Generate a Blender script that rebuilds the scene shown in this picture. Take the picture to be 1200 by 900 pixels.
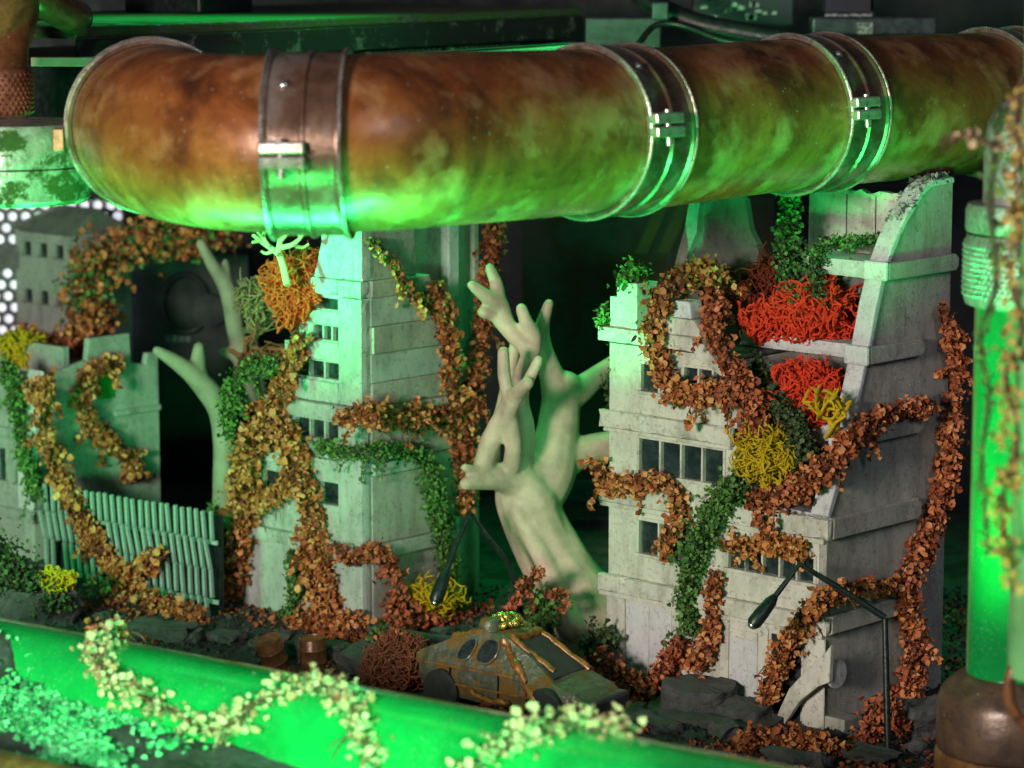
import bpy, bmesh, math, random
import numpy as np
from mathutils import Vector, Matrix, noise as mnoise

# ------------------------------------------------------------------ clear
for o in list(bpy.data.objects):
    bpy.data.objects.remove(o)
S = bpy.context.scene
COL = S.collection
S.unit_settings.scale_length = 0.02          # one unit is two centimetres: a model diorama
R_ = math.radians

# ------------------------------------------------------------------ camera
FPX = 3400.0
PITCH = R_(9)
FW = Vector((0, math.cos(PITCH), -math.sin(PITCH)))
UP = Vector((0, math.sin(PITCH), math.cos(PITCH)))
RT = Vector((1, 0, 0))
CAM = Vector((0, -34 * math.cos(PITCH), 9.27))
cd = bpy.data.cameras.new('camera')
cam = bpy.data.objects.new('camera', cd)
COL.objects.link(cam)
cam.location = CAM
cam.rotation_euler = (R_(90) - PITCH, 0, 0)
cd.sensor_width = 36
cd.lens = 36 * FPX / 1200
cd.clip_start = 0.5
cd.clip_end = 400
cd.dof.use_dof = True
cd.dof.focus_distance = 34.2
cd.dof.aperture_fstop = 0.50
cd.dof.aperture_blades = 0
S.camera = cam

# ------------------------------------------------------------------ world and lamps
w = bpy.data.worlds.new('World')
S.world = w
w.use_nodes = True
w.node_tree.nodes['Background'].inputs[0].default_value = (0.5, 0.6, 0.8, 1)
w.node_tree.nodes['Background'].inputs[1].default_value = 0.045


def area(name, loc, target, size, size_y, watts, col, spread=180):
    l = bpy.data.lights.new(name, 'AREA')
    l.shape = 'RECTANGLE'
    l.size = size
    l.size_y = size_y
    l.energy = watts
    l.color = col
    l.spread = R_(spread)
    o = bpy.data.objects.new(name, l)
    COL.objects.link(o)
    o.location = loc
    o.rotation_euler = (Vector(target) - Vector(loc)).to_track_quat('-Z', 'Y').to_euler()
    return o


GREEN = (0.02, 1.0, 0.20)
# white room lamp over the photographer's left shoulder
area('key_lamp', (-15, -30, 10.0), (0, 1, 3), 5, 4, 11000, (1.0, 0.90, 0.80))
# cool room lamp, weak, from the upper right
area('room_lamp', (16, -26, 20), (2, 1, 3), 8, 8, 1500, (0.80, 0.88, 1.0))
# green LED strip along the lower front edge of the case
area('led_strip_front', (-3.6, -12.0, 2.5), (-4.2, -6.8, 1.4), 9, 0.5, 310, (0.05, 1.0, 0.28), 62)
# added green lamp hidden behind the front tube, standing in for its upward glow
l_ = area('pipe_under_fill', (-2.7, -4.75, 1.55), (-2.7, -4.4, 6.0), 8.5, 1.2, 1400, (0.03, 1.0, 0.20), 93)
l_.rotation_euler = (R_(182), 0, R_(-34))
# added green lamp below the view, washing the lower half of the pipe
area('pipe_wash_fill', (-1.9, -12.6, 2.0), (-0.4, -3.8, 6.4), 10, 0.4, 330, (0.03, 1.0, 0.18), 30)
# green LED strip over the card and cables behind the big pipe
area('led_strip_top', (-0.5, 5.2, 10.9), (-0.5, 4.6, 7.5), 11, 0.4, 350, GREEN, 90)
# green LED spot at the left of the case on the top of the middle building, and a weak one on the left ruins
area('led_spot_tower', (-7.4, -0.8, 5.0), (-2.35, 3.3, 5.1), 0.5, 0.5, 85, (0.03, 1.0, 0.26), 34)
area('led_spot_left', (-7.8, -0.8, 3.6), (-5.4, 4.2, 2.2), 0.8, 0.8, 70, (0.03, 1.0, 0.26), 75)
# added narrow green lamp, hidden behind the front tube, to brighten the right parapet
area('parapet_fill', (-1.6, -4.5, 1.6), (1.2, 1.7, 4.75), 0.3, 0.3, 16, (0.03, 1.0, 0.26), 17)
# two added green fills out of view: far pipe underside and upright tube
area('far_pipe_fill', (2.6, -7.4, 1.1), (3.4, -0.6, 6.6), 4.0, 0.4, 95, (0.03, 1.0, 0.18), 32)
area('tube_foot_fill', (3.5, -6.4, 0.7), (5.15, -5.3, 4.4), 0.8, 0.4, 90, (0.03, 1.0, 0.24), 50)

S.view_settings.view_transform = 'Standard'
S.view_settings.look = 'None'
S.view_settings.gamma = 1
S.view_settings.exposure = 0
S.view_settings.use_curve_mapping = False


# ------------------------------------------------------------------ placing helpers
def W(x, y, d):
    """point at camera depth d seen at position x, y of the 1200 x 900 view"""
    return CAM + d * (FW + RT * ((x - 600) / FPX) - UP * ((y - 450) / FPX))


def ray(x, y):
    return FW + RT * ((x - 600) / FPX) - UP * ((y - 450) / FPX)


def onplane(x, y, p0, n):
    r = ray(x, y)
    return CAM + r * ((p0 - CAM).dot(n) / r.dot(n))


def onz(x, y, z):
    return onplane(x, y, Vector((0, 0, z)), Vector((0, 0, 1)))


class Frame:
    """corner of a building: u runs left along its front, v runs back along its side"""
    def __init__(s, o, phi):
        a = R_(phi)
        s.o = o
        s.phi = phi
        s.u = Vector((-math.cos(a), math.sin(a), 0))
        s.v = Vector((math.sin(a), math.cos(a), 0))

    def F(s, x, y, v=-0.16):
        return onplane(x, y, s.o + s.v * v, s.v)

    def D(s, x, y, u=-0.16):
        return onplane(x, y, s.o + s.u * u, s.u)

    def P(s, u, v, z):
        return s.o + s.u * u + s.v * v + Vector((0, 0, z))


FR = Frame(W(965, 852, 34), 43)
FM = Frame(W(428, 738, 37.5), 43)
FL = Frame(W(42, 705, 40.5), 43)


# ------------------------------------------------------------------ object helpers
def tag(o, label=None, cat=None, group=None, kind=None):
    if label: o['label'] = label
    if cat: o['category'] = cat
    if group: o['group'] = group
    if kind: o['kind'] = kind
    return o


def empty(name, loc=(0, 0, 0), rz=0.0):
    o = bpy.data.objects.new(name, None)
    COL.objects.link(o)
    o.location = loc
    o.rotation_euler = (0, 0, rz)
    o.empty_display_size = 0.1
    return o


def link(name, me, parent=None, loc=None):
    o = bpy.data.objects.new(name, me)
    COL.objects.link(o)
    if parent is not None:
        o.parent = parent
    if loc is not None:
        o.location = loc
    return o


def bevel(o, width=0.012, seg=2):
    m = o.modifiers.new('bevel', 'BEVEL')
    m.width = width
    m.segments = seg
    m.limit_method = 'ANGLE'
    m.angle_limit = R_(40)
    m.harden_normals = False
    return o


class MB:
    def __init__(s):
        s.v = []
        s.f = []

    def box(s, x0, x1, y0, y1, z0, z1):
        x0, x1 = sorted((x0, x1)); y0, y1 = sorted((y0, y1)); z0, z1 = sorted((z0, z1))
        n = len(s.v)
        s.v += [(x0, y0, z0), (x1, y0, z0), (x1, y1, z0), (x0, y1, z0), (x0, y0, z1), (x1, y0, z1), (x1, y1, z1), (x0, y1, z1)]
        s.f += [tuple(n + i for i in q) for q in ((0, 3, 2, 1), (4, 5, 6, 7), (0, 1, 5, 4), (1, 2, 6, 5), (2, 3, 7, 6), (3, 0, 4, 7))]
        return s

    def ub(s, u0, u1, v0, v1, z0, z1):
        return s.box(-u0, -u1, v0, v1, z0, z1)

    def prism(s, poly, axis, a, b):
        """closed polygon of (p, q) extruded along an axis from a to b"""
        n = len(s.v)
        k = len(poly)
        for t in (a, b):
            for p, q in poly:
                s.v.append({'x': (t, p, q), 'y': (p, t, q), 'z': (p, q, t)}[axis])
        s.f.append(tuple(n + i for i in range(k)))
        s.f.append(tuple(n + k + i for i in reversed(range(k))))
        for i in range(k):
            j = (i + 1) % k
            s.f.append((n + i, n + k + i, n + k + j, n + j))
        return s

    def tube(s, pts, rad, seg=12, cap=True):
        pts = [Vector(p) for p in pts]
        if not hasattr(rad, '__len__'):
            rad = [rad] * len(pts)
        n0 = len(s.v)
        t = (pts[1] - pts[0]).normalized()
        a = t.orthogonal().normalized()
        for i, p in enumerate(pts):
            if i == 0: tn = pts[1] - pts[0]
            elif i == len(pts) - 1: tn = pts[-1] - pts[-2]
            else: tn = pts[i + 1] - pts[i - 1]
            if tn.length < 1e-7: tn = t
            tn = tn.normalized()
            a = (a - tn * a.dot(tn))
            a = a.normalized() if a.length > 1e-6 else tn.orthogonal().normalized()
            b = tn.cross(a)
            t = tn
            for k in range(seg):
                q = 2 * math.pi * k / seg
                s.v.append(tuple(p + (a * math.cos(q) + b * math.sin(q)) * rad[i]))
        for i in range(len(pts) - 1):
            for k in range(seg):
                l = (k + 1) % seg
                s.f.append((n0 + i * seg + k, n0 + i * seg + l, n0 + (i + 1) * seg + l, n0 + (i + 1) * seg + k))
        if cap:
            s.f.append(tuple(n0 + k for k in reversed(range(seg))))
            s.f.append(tuple(n0 + (len(pts) - 1) * seg + k for k in range(seg)))
        return s

    def lathe(s, prof, seg=32, c=(0, 0, 0)):
        n0 = len(s.v)
        for r, z in prof:
            for k in range(seg):
                q = 2 * math.pi * k / seg
                s.v.append((c[0] + r * math.cos(q), c[1] + r * math.sin(q), c[2] + z))
        for i in range(len(prof) - 1):
            for k in range(seg):
                l = (k + 1) % seg
                s.f.append((n0 + i * seg + k, n0 + i * seg + l, n0 + (i + 1) * seg + l, n0 + (i + 1) * seg + k))
        s.f.append(tuple(n0 + k for k in reversed(range(seg))))
        s.f.append(tuple(n0 + (len(prof) - 1) * seg + k for k in range(seg)))
        return s

    def wall(s, us, zs, v0, v1, holes):
        """slab between u and z limits, v0 (front) to v1, with rectangular openings (u0,u1,z0,z1)"""
        U = sorted(set([us[0], us[1]] + [h for q in holes for h in q[:2]]))
        Z = sorted(set([zs[0], zs[1]] + [h for q in holes for h in q[2:]]))
        solid = {}
        for i in range(len(U) - 1):
            for j in range(len(Z) - 1):
                cu = (U[i] + U[i + 1]) / 2; cz = (Z[j] + Z[j + 1]) / 2
                solid[i, j] = not any(q[0] < cu < q[1] and q[2] < cz < q[3] for q in holes)
        def quad(a, b, c, d):
            n = len(s.v)
            s.v += [a, b, c, d]
            s.f.append((n, n + 1, n + 2, n + 3))
        for (i, j), ok in solid.items():
            if not ok: continue
            a, b, c, d = -U[i + 1], -U[i], Z[j], Z[j + 1]
            quad((a, v0, c), (b, v0, c), (b, v0, d), (a, v0, d))
            quad((b, v1, c), (a, v1, c), (a, v1, d), (b, v1, d))
            if not solid.get((i + 1, j)): quad((a, v1, c), (a, v0, c), (a, v0, d), (a, v1, d))
            if not solid.get((i - 1, j)): quad((b, v0, c), (b, v1, c), (b, v1, d), (b, v0, d))
            if not solid.get((i, j - 1)): quad((a, v1, c), (b, v1, c), (b, v0, c), (a, v0, c))
            if not solid.get((i, j + 1)): quad((a, v0, d), (b, v0, d), (b, v1, d), (a, v1, d))
        return s

    def mesh(s, name, mat, smooth=False, weld=False):
        me = bpy.data.meshes.new(name)
        me.from_pydata(s.v, [], s.f)
        if weld:
            bm = bmesh.new(); bm.from_mesh(me)
            bmesh.ops.remove_doubles(bm, verts=bm.verts, dist=1e-4)
            bmesh.ops.recalc_face_normals(bm, faces=bm.faces)
            bm.to_mesh(me); bm.free()
        me.materials.append(mat)
        if smooth:
            me.shade_smooth()
            try:
                me.set_sharp_from_angle(angle=R_(42))
            except Exception:
                pass
        me.update()
        return me

    def build(s, name, mat, parent=None, smooth=False, loc=None, bev=0, weld=False):
        o = link(name, s.mesh(name, mat, smooth, weld), parent, loc)
        if bev: bevel(o, bev)
        return o


def catmull(pts, n=8):
    pts = [Vector(p) for p in pts]
    P = [pts[0] * 2 - pts[1]] + pts + [pts[-1] * 2 - pts[-2]]
    out = []
    for i in range(1, len(P) - 2):
        a, b, c, d = P[i - 1], P[i], P[i + 1], P[i + 2]
        for k in range(n):
            t = k / n
            out.append(0.5 * ((2 * b) + (c - a) * t + (2 * a - 5 * b + 4 * c - d) * t * t + (3 * b - a - 3 * c + d) * t ** 3))
    out.append(pts[-1])
    return out


# ------------------------------------------------------------------ materials
class NT:
    def __init__(s, name):
        m = bpy.data.materials.new(name)
        m.use_nodes = True
        s.m = m
        s.t = m.node_tree
        s.n = s.t.nodes
        s.b = s.n['Principled BSDF']

    def new(s, kind, **kw):
        x = s.n.new(kind)
        for k, v in kw.items():
            setattr(x, k, v)
        return x

    def l(s, a, b):
        s.t.links.new(a, b)

    def coord(s, scale=(1, 1, 1), which='Object'):
        tc = s.new('ShaderNodeTexCoord')
        mp = s.new('ShaderNodeMapping')
        mp.inputs['Scale'].default_value = scale
        s.l(tc.outputs[which], mp.inputs['Vector'])
        return mp.outputs['Vector']

    def noise(s, scale, detail=6, rough=0.6, vec=None, dist=0.0):
        x = s.new('ShaderNodeTexNoise')
        x.inputs['Scale'].default_value = scale
        x.inputs['Detail'].default_value = detail
        x.inputs['Roughness'].default_value = rough
        x.inputs['Distortion'].default_value = dist
        if vec is not None: s.l(vec, x.inputs['Vector'])
        return x.outputs['Fac']

    def ramp(s, fac, stops, interp='LINEAR'):
        x = s.new('ShaderNodeValToRGB')
        r = x.color_ramp
        r.interpolation = interp
        while len(r.elements) < len(stops): r.elements.new(0.5)
        for e, (p, c) in zip(r.elements, stops):
            e.position = p
            e.color = (c, c, c, 1) if not hasattr(c, '__len__') else (*c, 1)
        s.l(fac, x.inputs['Fac'])
        return x.outputs['Color']

    def mix(s, fac, a, b, blend='MIX'):
        x = s.new('ShaderNodeMix', data_type='RGBA', blend_type=blend)
        for k, v in ((0, fac), (6, a), (7, b)):
            if hasattr(v, 'is_linked'): s.l(v, x.inputs[k])
            elif k == 0: x.inputs[k].default_value = v
            else: x.inputs[k].default_value = (*v, 1)
        return x.outputs[2]

    def bump(s, h, strength, dist=0.02, normal=None):
        x = s.new('ShaderNodeBump')
        x.inputs['Strength'].default_value = strength
        x.inputs['Distance'].default_value = dist
        s.l(h, x.inputs['Height'])
        if normal is not None: s.l(normal, x.inputs['Normal'])
        return x.outputs['Normal']

    def set(s, **kw):
        for k, v in kw.items():
            i = s.b.inputs[k.replace('_', ' ')]
            if hasattr(v, 'is_linked'): s.l(v, i)
            elif hasattr(v, '__len__'): i.default_value = (*v, 1)
            else: i.default_value = v
        return s.m


def plaster(name, base, dirt, specks=0.0, rough=0.72, streak=0.5):
    """painted, weathered model plaster with chips, drips and scratches"""
    k = NT(name)
    v = k.coord()
    vs = k.coord((1, 1, 0.38))
    big = k.noise(1.6, 5, 0.6, v)
    fine = k.noise(14, 8, 0.7, v)
    drip = k.noise(3.6, 9, 0.72, vs)
    c = k.mix(k.ramp(big, [(0.35, 0.0), (0.7, 1.0)]), base, tuple(x * 0.78 for x in base))
    c = k.mix(k.ramp(drip, [(0.47, 0.0), (0.70, min(1, streak * 1.5))]), c, dirt)
    c = k.mix(k.ramp(fine, [(0.54, 0.0), (0.68, 0.7)]), c, tuple(x * 0.7 for x in dirt))
    crack = k.new('ShaderNodeTexVoronoi', feature='DISTANCE_TO_EDGE')
    crack.inputs['Scale'].default_value = 1.7
    wob = k.new('ShaderNodeVectorMath', operation='ADD')
    nz = k.new('ShaderNodeTexNoise'); nz.inputs['Scale'].default_value = 3.0
    nz.inputs['Detail'].default_value = 5
    k.l(v, nz.inputs['Vector']); k.l(v, wob.inputs[0]); k.l(nz.outputs['Color'], wob.inputs[1])
    k.l(wob.outputs[0], crack.inputs['Vector'])
    cr = k.ramp(crack.outputs['Distance'], [(0.0, 0.7), (0.012, 0.0)])
    msk = k.ramp(k.noise(2.3, 2, 0.5, v), [(0.52, 0.0), (0.6, 1.0)])
    crm = k.mix(1.0, cr, msk, 'MULTIPLY')
    c = k.mix(crm, c, tuple(x * 0.35 for x in dirt))
    if specks:
        vo = k.new('ShaderNodeTexVoronoi')
        vo.inputs['Scale'].default_value = 20
        k.l(v, vo.inputs['Vector'])
        sp = k.ramp(vo.outputs['Distance'], [(0.0, 1.0), (0.13, 1.0), (0.17, 0.0)])
        area_ = k.ramp(k.noise(1.1, 3, 0.6, v), [(0.46, 0.0), (0.58, specks)])
        c = k.mix(k.mix(1.0, sp, area_, 'MULTIPLY'), c, (0.75, 0.75, 0.72))
    h = k.mix(0.5, k.noise(30, 8, 0.7, v), k.noise(6, 6, 0.6, v))
    n = k.bump(h, 0.5, 0.02)
    return k.set(Base_Color=c, Roughness=rough, Normal=n)


def speckled(name, cols, rough=0.7, bump=0.0, trans=0.0, spec=0.4):
    """one colour out of a range for every separate leaf or crumb"""
    k = NT(name)
    g = k.new('ShaderNodeNewGeometry')
    n = len(cols)
    c = k.ramp(g.outputs['Random Per Island'], [((i + 0.0) / max(1, n - 1), q) for i, q in enumerate(cols)])
    fine = k.noise(25, 3, 0.6, k.coord())
    c = k.mix(k.ramp(fine, [(0.35, 0.35), (0.65, 0.0)]), c, tuple(x * 0.45 for x in cols[0]))
    k.set(Base_Color=c, Roughness=rough)
    k.b.inputs['Specular IOR Level'].default_value = spec
    return k.m


def plain(name, col, rough=0.5, metal=0.0, var=0.35, scale=8, bump=0.15):
    k = NT(name)
    v = k.coord()
    f = k.noise(scale, 7, 0.65, v)
    c = k.mix(k.ramp(f, [(0.3, 0.0), (0.7, 1.0)]), tuple(x * (1 - var) for x in col), tuple(min(1, x * (1 + var)) for x in col))
    n = k.bump(k.noise(scale * 4, 6, 0.6, v), bump, 0.02)
    r = k.ramp(k.noise(scale * 2, 4, 0.6, v), [(0.3, max(0.05, rough - 0.12)), (0.7, min(1, rough + 0.12))])
    return k.set(Base_Color=c, Roughness=r, Metallic=metal, Normal=n)


def rust(name, dark, mid, light, rough=0.42, metal=0.15, scale=1.0, pale=None, lo=0.22, hi=0.42, mottle=0.8, relief=0.22):
    k = NT(name)
    v = k.coord()
    a = k.noise(1.1 * scale, 8, 0.62, v, 0.6)
    b = k.noise(3.4 * scale, 8, 0.7, v, 0.4)
    c = k.ramp(a, [(0.32, dark), (0.47, mid), (0.60, tuple((p + q) / 2 for p, q in zip(mid, light))), (0.72, light)])
    c = k.mix(k.ramp(b, [(0.48, 0.0), (0.66, mottle)]), c, dark)
    if pale:
        c = k.mix(k.ramp(k.noise(1.9 * scale, 6, 0.6, v, 0.1), [(0.50, 0.0), (0.68, 0.65)]), c, pale)
    vo = k.new('ShaderNodeTexVoronoi'); vo.inputs['Scale'].default_value = 7
    k.l(v, vo.inputs['Vector'])
    c = k.mix(k.ramp(vo.outputs['Distance'], [(0.0, 0.6), (0.06, 0.5), (0.09, 0.0)]), c, (0.42, 0.38, 0.33))
    r = k.ramp(k.noise(5, 6, 0.6, v), [(0.3, lo), (0.7, hi)])
    n = k.bump(k.noise(18, 8, 0.65, v), relief, 0.02)
    return k.set(Base_Color=c, Roughness=r, Metallic=metal, Normal=n)


def mossy(name, base, moss, amount=0.5, rough=0.7, metal=0.0, scale=2.5):
    k = NT(name)
    v = k.coord()
    f = k.noise(scale, 9, 0.72, v)
    m = k.ramp(f, [(0.62 - amount * 0.25, 0.0), (0.68 - amount * 0.25, 1.0)])
    mc = k.mix(k.noise(26, 5, 0.7, v), tuple(x * 0.35 for x in moss), moss)
    bc = k.mix(k.ramp(k.noise(9, 6, 0.6, v), [(0.35, 0.0), (0.65, 1.0)]), base, tuple(x * 0.6 for x in base))
    n = k.bump(k.mix(m, k.noise(12, 4, 0.5, v), k.noise(30, 6, 0.7, v)), 0.6, 0.03)
    r = k.ramp(m, [(0, rough), (1, 0.95)])
    return k.set(Base_Color=k.mix(m, bc, mc), Roughness=r, Metallic=metal, Normal=n)


def glow(name, col, emit, strength, rough=0.12):
    k = NT(name)
    v = k.coord()
    f = k.ramp(k.noise(0.9, 6, 0.65, v), [(0.3, 0.55), (0.7, 1.3)])
    c = k.mix(1.0, f, col, 'MULTIPLY')
    dust = k.ramp(k.noise(38, 4, 0.6, v), [(0.60, 0.0), (0.68, 0.6)])
    where = k.ramp(k.noise(1.3, 5, 0.65, v), [(0.45, 0.0), (0.62, 1.0)])
    dm = k.mix(1.0, dust, where, 'MULTIPLY')
    c = k.mix(dm, c, (0.30, 0.42, 0.30))
    rough = k.ramp(k.noise(2.2, 6, 0.65, v), [(0.35, rough * 0.7), (0.65, rough * 2.6)])
    k.set(Base_Color=c, Roughness=rough, Emission_Color=emit, Emission_Strength=strength)
    k.b.inputs['Coat Weight'].default_value = 1.0
    k.b.inputs['Coat Roughness'].default_value = 0.06
    return k.m


M = {}
M['plaster'] = plaster('pale_plaster', (0.62, 0.60, 0.53), (0.22, 0.19, 0.15))
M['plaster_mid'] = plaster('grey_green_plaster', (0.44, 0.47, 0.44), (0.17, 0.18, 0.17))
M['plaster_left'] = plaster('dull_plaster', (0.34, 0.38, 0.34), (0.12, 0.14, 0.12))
M['side'] = plaster('grey_side_plaster', (0.40, 0.38, 0.34), (0.15, 0.12, 0.12), specks=0.9)
M['slab'] = plaster('pale_slab', (0.60, 0.60, 0.62), (0.25, 0.24, 0.25), streak=0.35)
M['inner'] = plaster('dark_inner_wall', (0.20, 0.19, 0.18), (0.06, 0.06, 0.055))  # darker plaster tone for the inner and broken walls
M['concrete'] = plaster('dark_concrete', (0.085, 0.085, 0.085), (0.022, 0.022, 0.024), rough=0.9, streak=0.3)
M['glass'] = plain('dark_window_glass', (0.018, 0.03, 0.032), 0.28, 0.0, 0.6, 5, 0.08)
M['void'] = plain('unlit_interior', (0.02, 0.021, 0.024), 0.9)
M['clay'] = plain('beige_clay_wood', (0.50, 0.37, 0.29), 0.58, 0.0, 0.34, 2.2, 0.30)
M['clay_far'] = plain('olive_clay_wood', (0.24, 0.23, 0.17), 0.7, 0.0, 0.30, 3.0, 0.25)
M['pipe'] = rust('rusty_pipe_paint', (0.055, 0.018, 0.008), (0.21, 0.060, 0.016), (0.42, 0.155, 0.038), pale=(0.50, 0.27, 0.12), scale=0.8, lo=0.18, hi=0.40, mottle=0.55, relief=0.14)
M['band'] = rust('worn_clamp_metal', (0.085, 0.040, 0.026), (0.17, 0.095, 0.065), (0.32, 0.27, 0.24), rough=0.3, metal=0.5, scale=1.6, lo=0.16, hi=0.32)
M['steel'] = plain('worn_bright_steel', (0.55, 0.53, 0.50), 0.28, 0.9, 0.4, 9)
M['rim'] = rust('worn_highlit_rim_metal', (0.20, 0.13, 0.10), (0.45, 0.40, 0.36), (0.66, 0.64, 0.62), metal=0.75, scale=2.2, lo=0.18, hi=0.34)  # worn metal, with the rim highlights put into its bright colour
M['rust_dark'] = rust('brown_rust', (0.06, 0.028, 0.015), (0.16, 0.065, 0.025), (0.28, 0.12, 0.045), scale=2.5)
M['copper'] = rust('copper_rust', (0.12, 0.045, 0.022), (0.27, 0.11, 0.055), (0.42, 0.2, 0.11), scale=3, metal=0.4)
M['copper_dull'] = rust('dull_brown_cap', (0.05, 0.035, 0.028), (0.10, 0.06, 0.042), (0.17, 0.10, 0.06), scale=2, metal=0.3)
M['dark'] = plain('dark_plastic', (0.007, 0.008, 0.010), 0.45, 0, 0.5, 6)
M['navy'] = plain('navy_board', (0.011, 0.014, 0.026), 0.55, 0, 0.5, 3)
M['gunmetal'] = plain('gunmetal', (0.05, 0.055, 0.065), 0.4, 0.5, 0.4, 5)
M['wall'] = plain('case_wall_paint', (0.003, 0.004, 0.008), 0.7, 0, 0.5, 1.2)
M['wall_brown'] = mossy('rust_stained_panel', (0.022, 0.018, 0.015), (0.06, 0.025, 0.012), 0.45, 0.7, 0, 0.8)
M['ground'] = mossy('rubble_ground', (0.055, 0.055, 0.058), (0.028, 0.030, 0.022), 0.5, 0.85, 0, 1.6)
M['card'] = mossy('mossy_card_cover', (0.10, 0.09, 0.08), (0.06, 0.10, 0.03), 0.75, 0.5, 0.2, 1.6)
M['card_edge'] = mossy('scratched_card_edge', (0.20, 0.19, 0.19), (0.02, 0.021, 0.025), 0.9, 0.45, 0.4, 2.2)
M['fit'] = mossy('mossy_metal_fitting', (0.34, 0.33, 0.32), (0.07, 0.11, 0.03), 0.45, 0.4, 0.4, 2.2)
M['knurl'] = plain('knurled_green_metal', (0.30, 0.36, 0.31), 0.32, 0.6, 0.4, 9, 0.5)
M['bar'] = plain('bone_plastic', (0.55, 0.47, 0.37), 0.5, 0, 0.2, 5)
M['lamp'] = plain('dark_green_lamp_paint', (0.012, 0.022, 0.020), 0.35, 0.2, 0.4, 9)
M['tube_front'] = glow('lit_green_tube', (0.004, 0.26, 0.055), (0.01, 1.0, 0.16), 0.035)
M['tube_right'] = glow('lit_green_coolant', (0.003, 0.14, 0.03), (0.005, 1.0, 0.14), 0.10)
M['strip'] = glow('green_led_diffuser', (0.2, 0.6, 0.3), (0.10, 1.0, 0.28), 0.22, 0.4)
M['white_lit'] = glow('white_lit_panel', (0.8, 0.8, 0.85), (0.85, 0.88, 1.0), 0.85, 0.6)
M['car'] = mossy('corroded_car_paint', (0.15, 0.17, 0.12), (0.32, 0.18, 0.04), 0.48, 0.40, 0.35, 2.4)
M['car_rust'] = rust('orange_rust_crust', (0.13, 0.05, 0.012), (0.30, 0.13, 0.028), (0.46, 0.23, 0.05), scale=4, lo=0.25, hi=0.5)
M['gold'] = plain('tarnished_gold', (0.50, 0.40, 0.10), 0.22, 0.8, 0.5, 9, 0.6)
M['tyre'] = plain('black_rubber', (0.02, 0.022, 0.022), 0.7)
M['yellow_paint'] = plain('faded_yellow_paint', (0.05, 0.042, 0.006), 0.7, 0, 0.5, 3)
M['slat'] = plaster('green_grey_slat', (0.26, 0.38, 0.34), (0.09, 0.13, 0.12), streak=0.5)
M['roof'] = plaster('dull_roof', (0.16, 0.22, 0.17), (0.06, 0.08, 0.06))

BROWN = [(0.20, 0.045, 0.014), (0.36, 0.085, 0.024), (0.50, 0.145, 0.040), (0.60, 0.21, 0.065), (0.72, 0.33, 0.14), (0.30, 0.065, 0.02)]
RUSSET = [(0.18, 0.036, 0.015), (0.34, 0.075, 0.026), (0.48, 0.125, 0.045), (0.62, 0.22, 0.10), (0.28, 0.055, 0.022)]
GOLDEN = [(0.34, 0.09, 0.02), (0.56, 0.19, 0.045), (0.66, 0.29, 0.08), (0.74, 0.42, 0.16), (0.44, 0.12, 0.03), (0.36, 0.20, 0.05)]
GREENS = [(0.030, 0.085, 0.014), (0.065, 0.17, 0.028), (0.10, 0.24, 0.04), (0.17, 0.28, 0.08), (0.045, 0.10, 0.025)]
DKGREEN = [(0.020, 0.040, 0.014), (0.040, 0.075, 0.022), (0.065, 0.10, 0.035), (0.13, 0.15, 0.07)]
CREAM = [(0.40, 0.22, 0.11), (0.58, 0.42, 0.24), (0.66, 0.54, 0.34), (0.34, 0.13, 0.06), (0.70, 0.58, 0.40)]
M['brown'] = speckled('brown_leaf', BROWN)
M['russet'] = speckled('russet_leaf', RUSSET)
M['golden'] = speckled('golden_leaf', GOLDEN)
M['green'] = speckled('green_leaf', GREENS)
M['dkgreen'] = speckled('dark_green_leaf', DKGREEN)
M['lime'] = speckled('lime_leaf', [(0.30, 0.42, 0.08), (0.50, 0.52, 0.16), (0.62, 0.30, 0.09), (0.20, 0.36, 0.06), (0.55, 0.22, 0.07)])
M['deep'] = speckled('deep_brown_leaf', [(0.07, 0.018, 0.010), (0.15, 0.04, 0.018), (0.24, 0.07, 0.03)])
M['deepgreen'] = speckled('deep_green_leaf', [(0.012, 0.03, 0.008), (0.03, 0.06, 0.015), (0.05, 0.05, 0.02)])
M['cream'] = speckled('cream_leaf', CREAM)
M['flock'] = speckled('pale_flock_moss', [(0.05, 0.30, 0.12), (0.10, 0.46, 0.22), (0.22, 0.58, 0.34), (0.02, 0.09, 0.04)], 0.9)
M['grit'] = speckled('dark_grit', [(0.02, 0.02, 0.022), (0.05, 0.05, 0.055), (0.085, 0.085, 0.09), (0.05, 0.035, 0.025)], 0.9)
M['grit_pale'] = speckled('pale_grit', [(0.06, 0.06, 0.06), (0.14, 0.14, 0.13), (0.26, 0.25, 0.24), (0.10, 0.09, 0.08)], 0.9)
M['twig'] = plain('brown_twig', (0.10, 0.045, 0.022), 0.7)
M['twig_green'] = plain('green_twig', (0.05, 0.07, 0.022), 0.7)


def mossmat(name, col, d=0.5):
    return speckled(name, [tuple(x * (0.3 + d) for x in col), col, tuple(min(1, x * 1.1) for x in col), tuple(x * 0.85 for x in col)], 0.75, spec=0.25)


M['m_red'] = mossmat('red_moss', (0.72, 0.055, 0.020))
M['m_dkred'] = mossmat('dark_red_moss', (0.22, 0.035, 0.018))
M['m_yellow'] = mossmat('yellow_moss', (0.55, 0.38, 0.012))
M['m_brown'] = mossmat('brown_moss', (0.26, 0.08, 0.045))
M['m_orange'] = mossmat('orange_moss', (0.74, 0.085, 0.02))
M['m_pale'] = mossmat('pale_moss', (0.60, 0.55, 0.26), 0.8)
M['m_tan'] = mossmat('tan_moss', (0.30, 0.24, 0.12))


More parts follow.
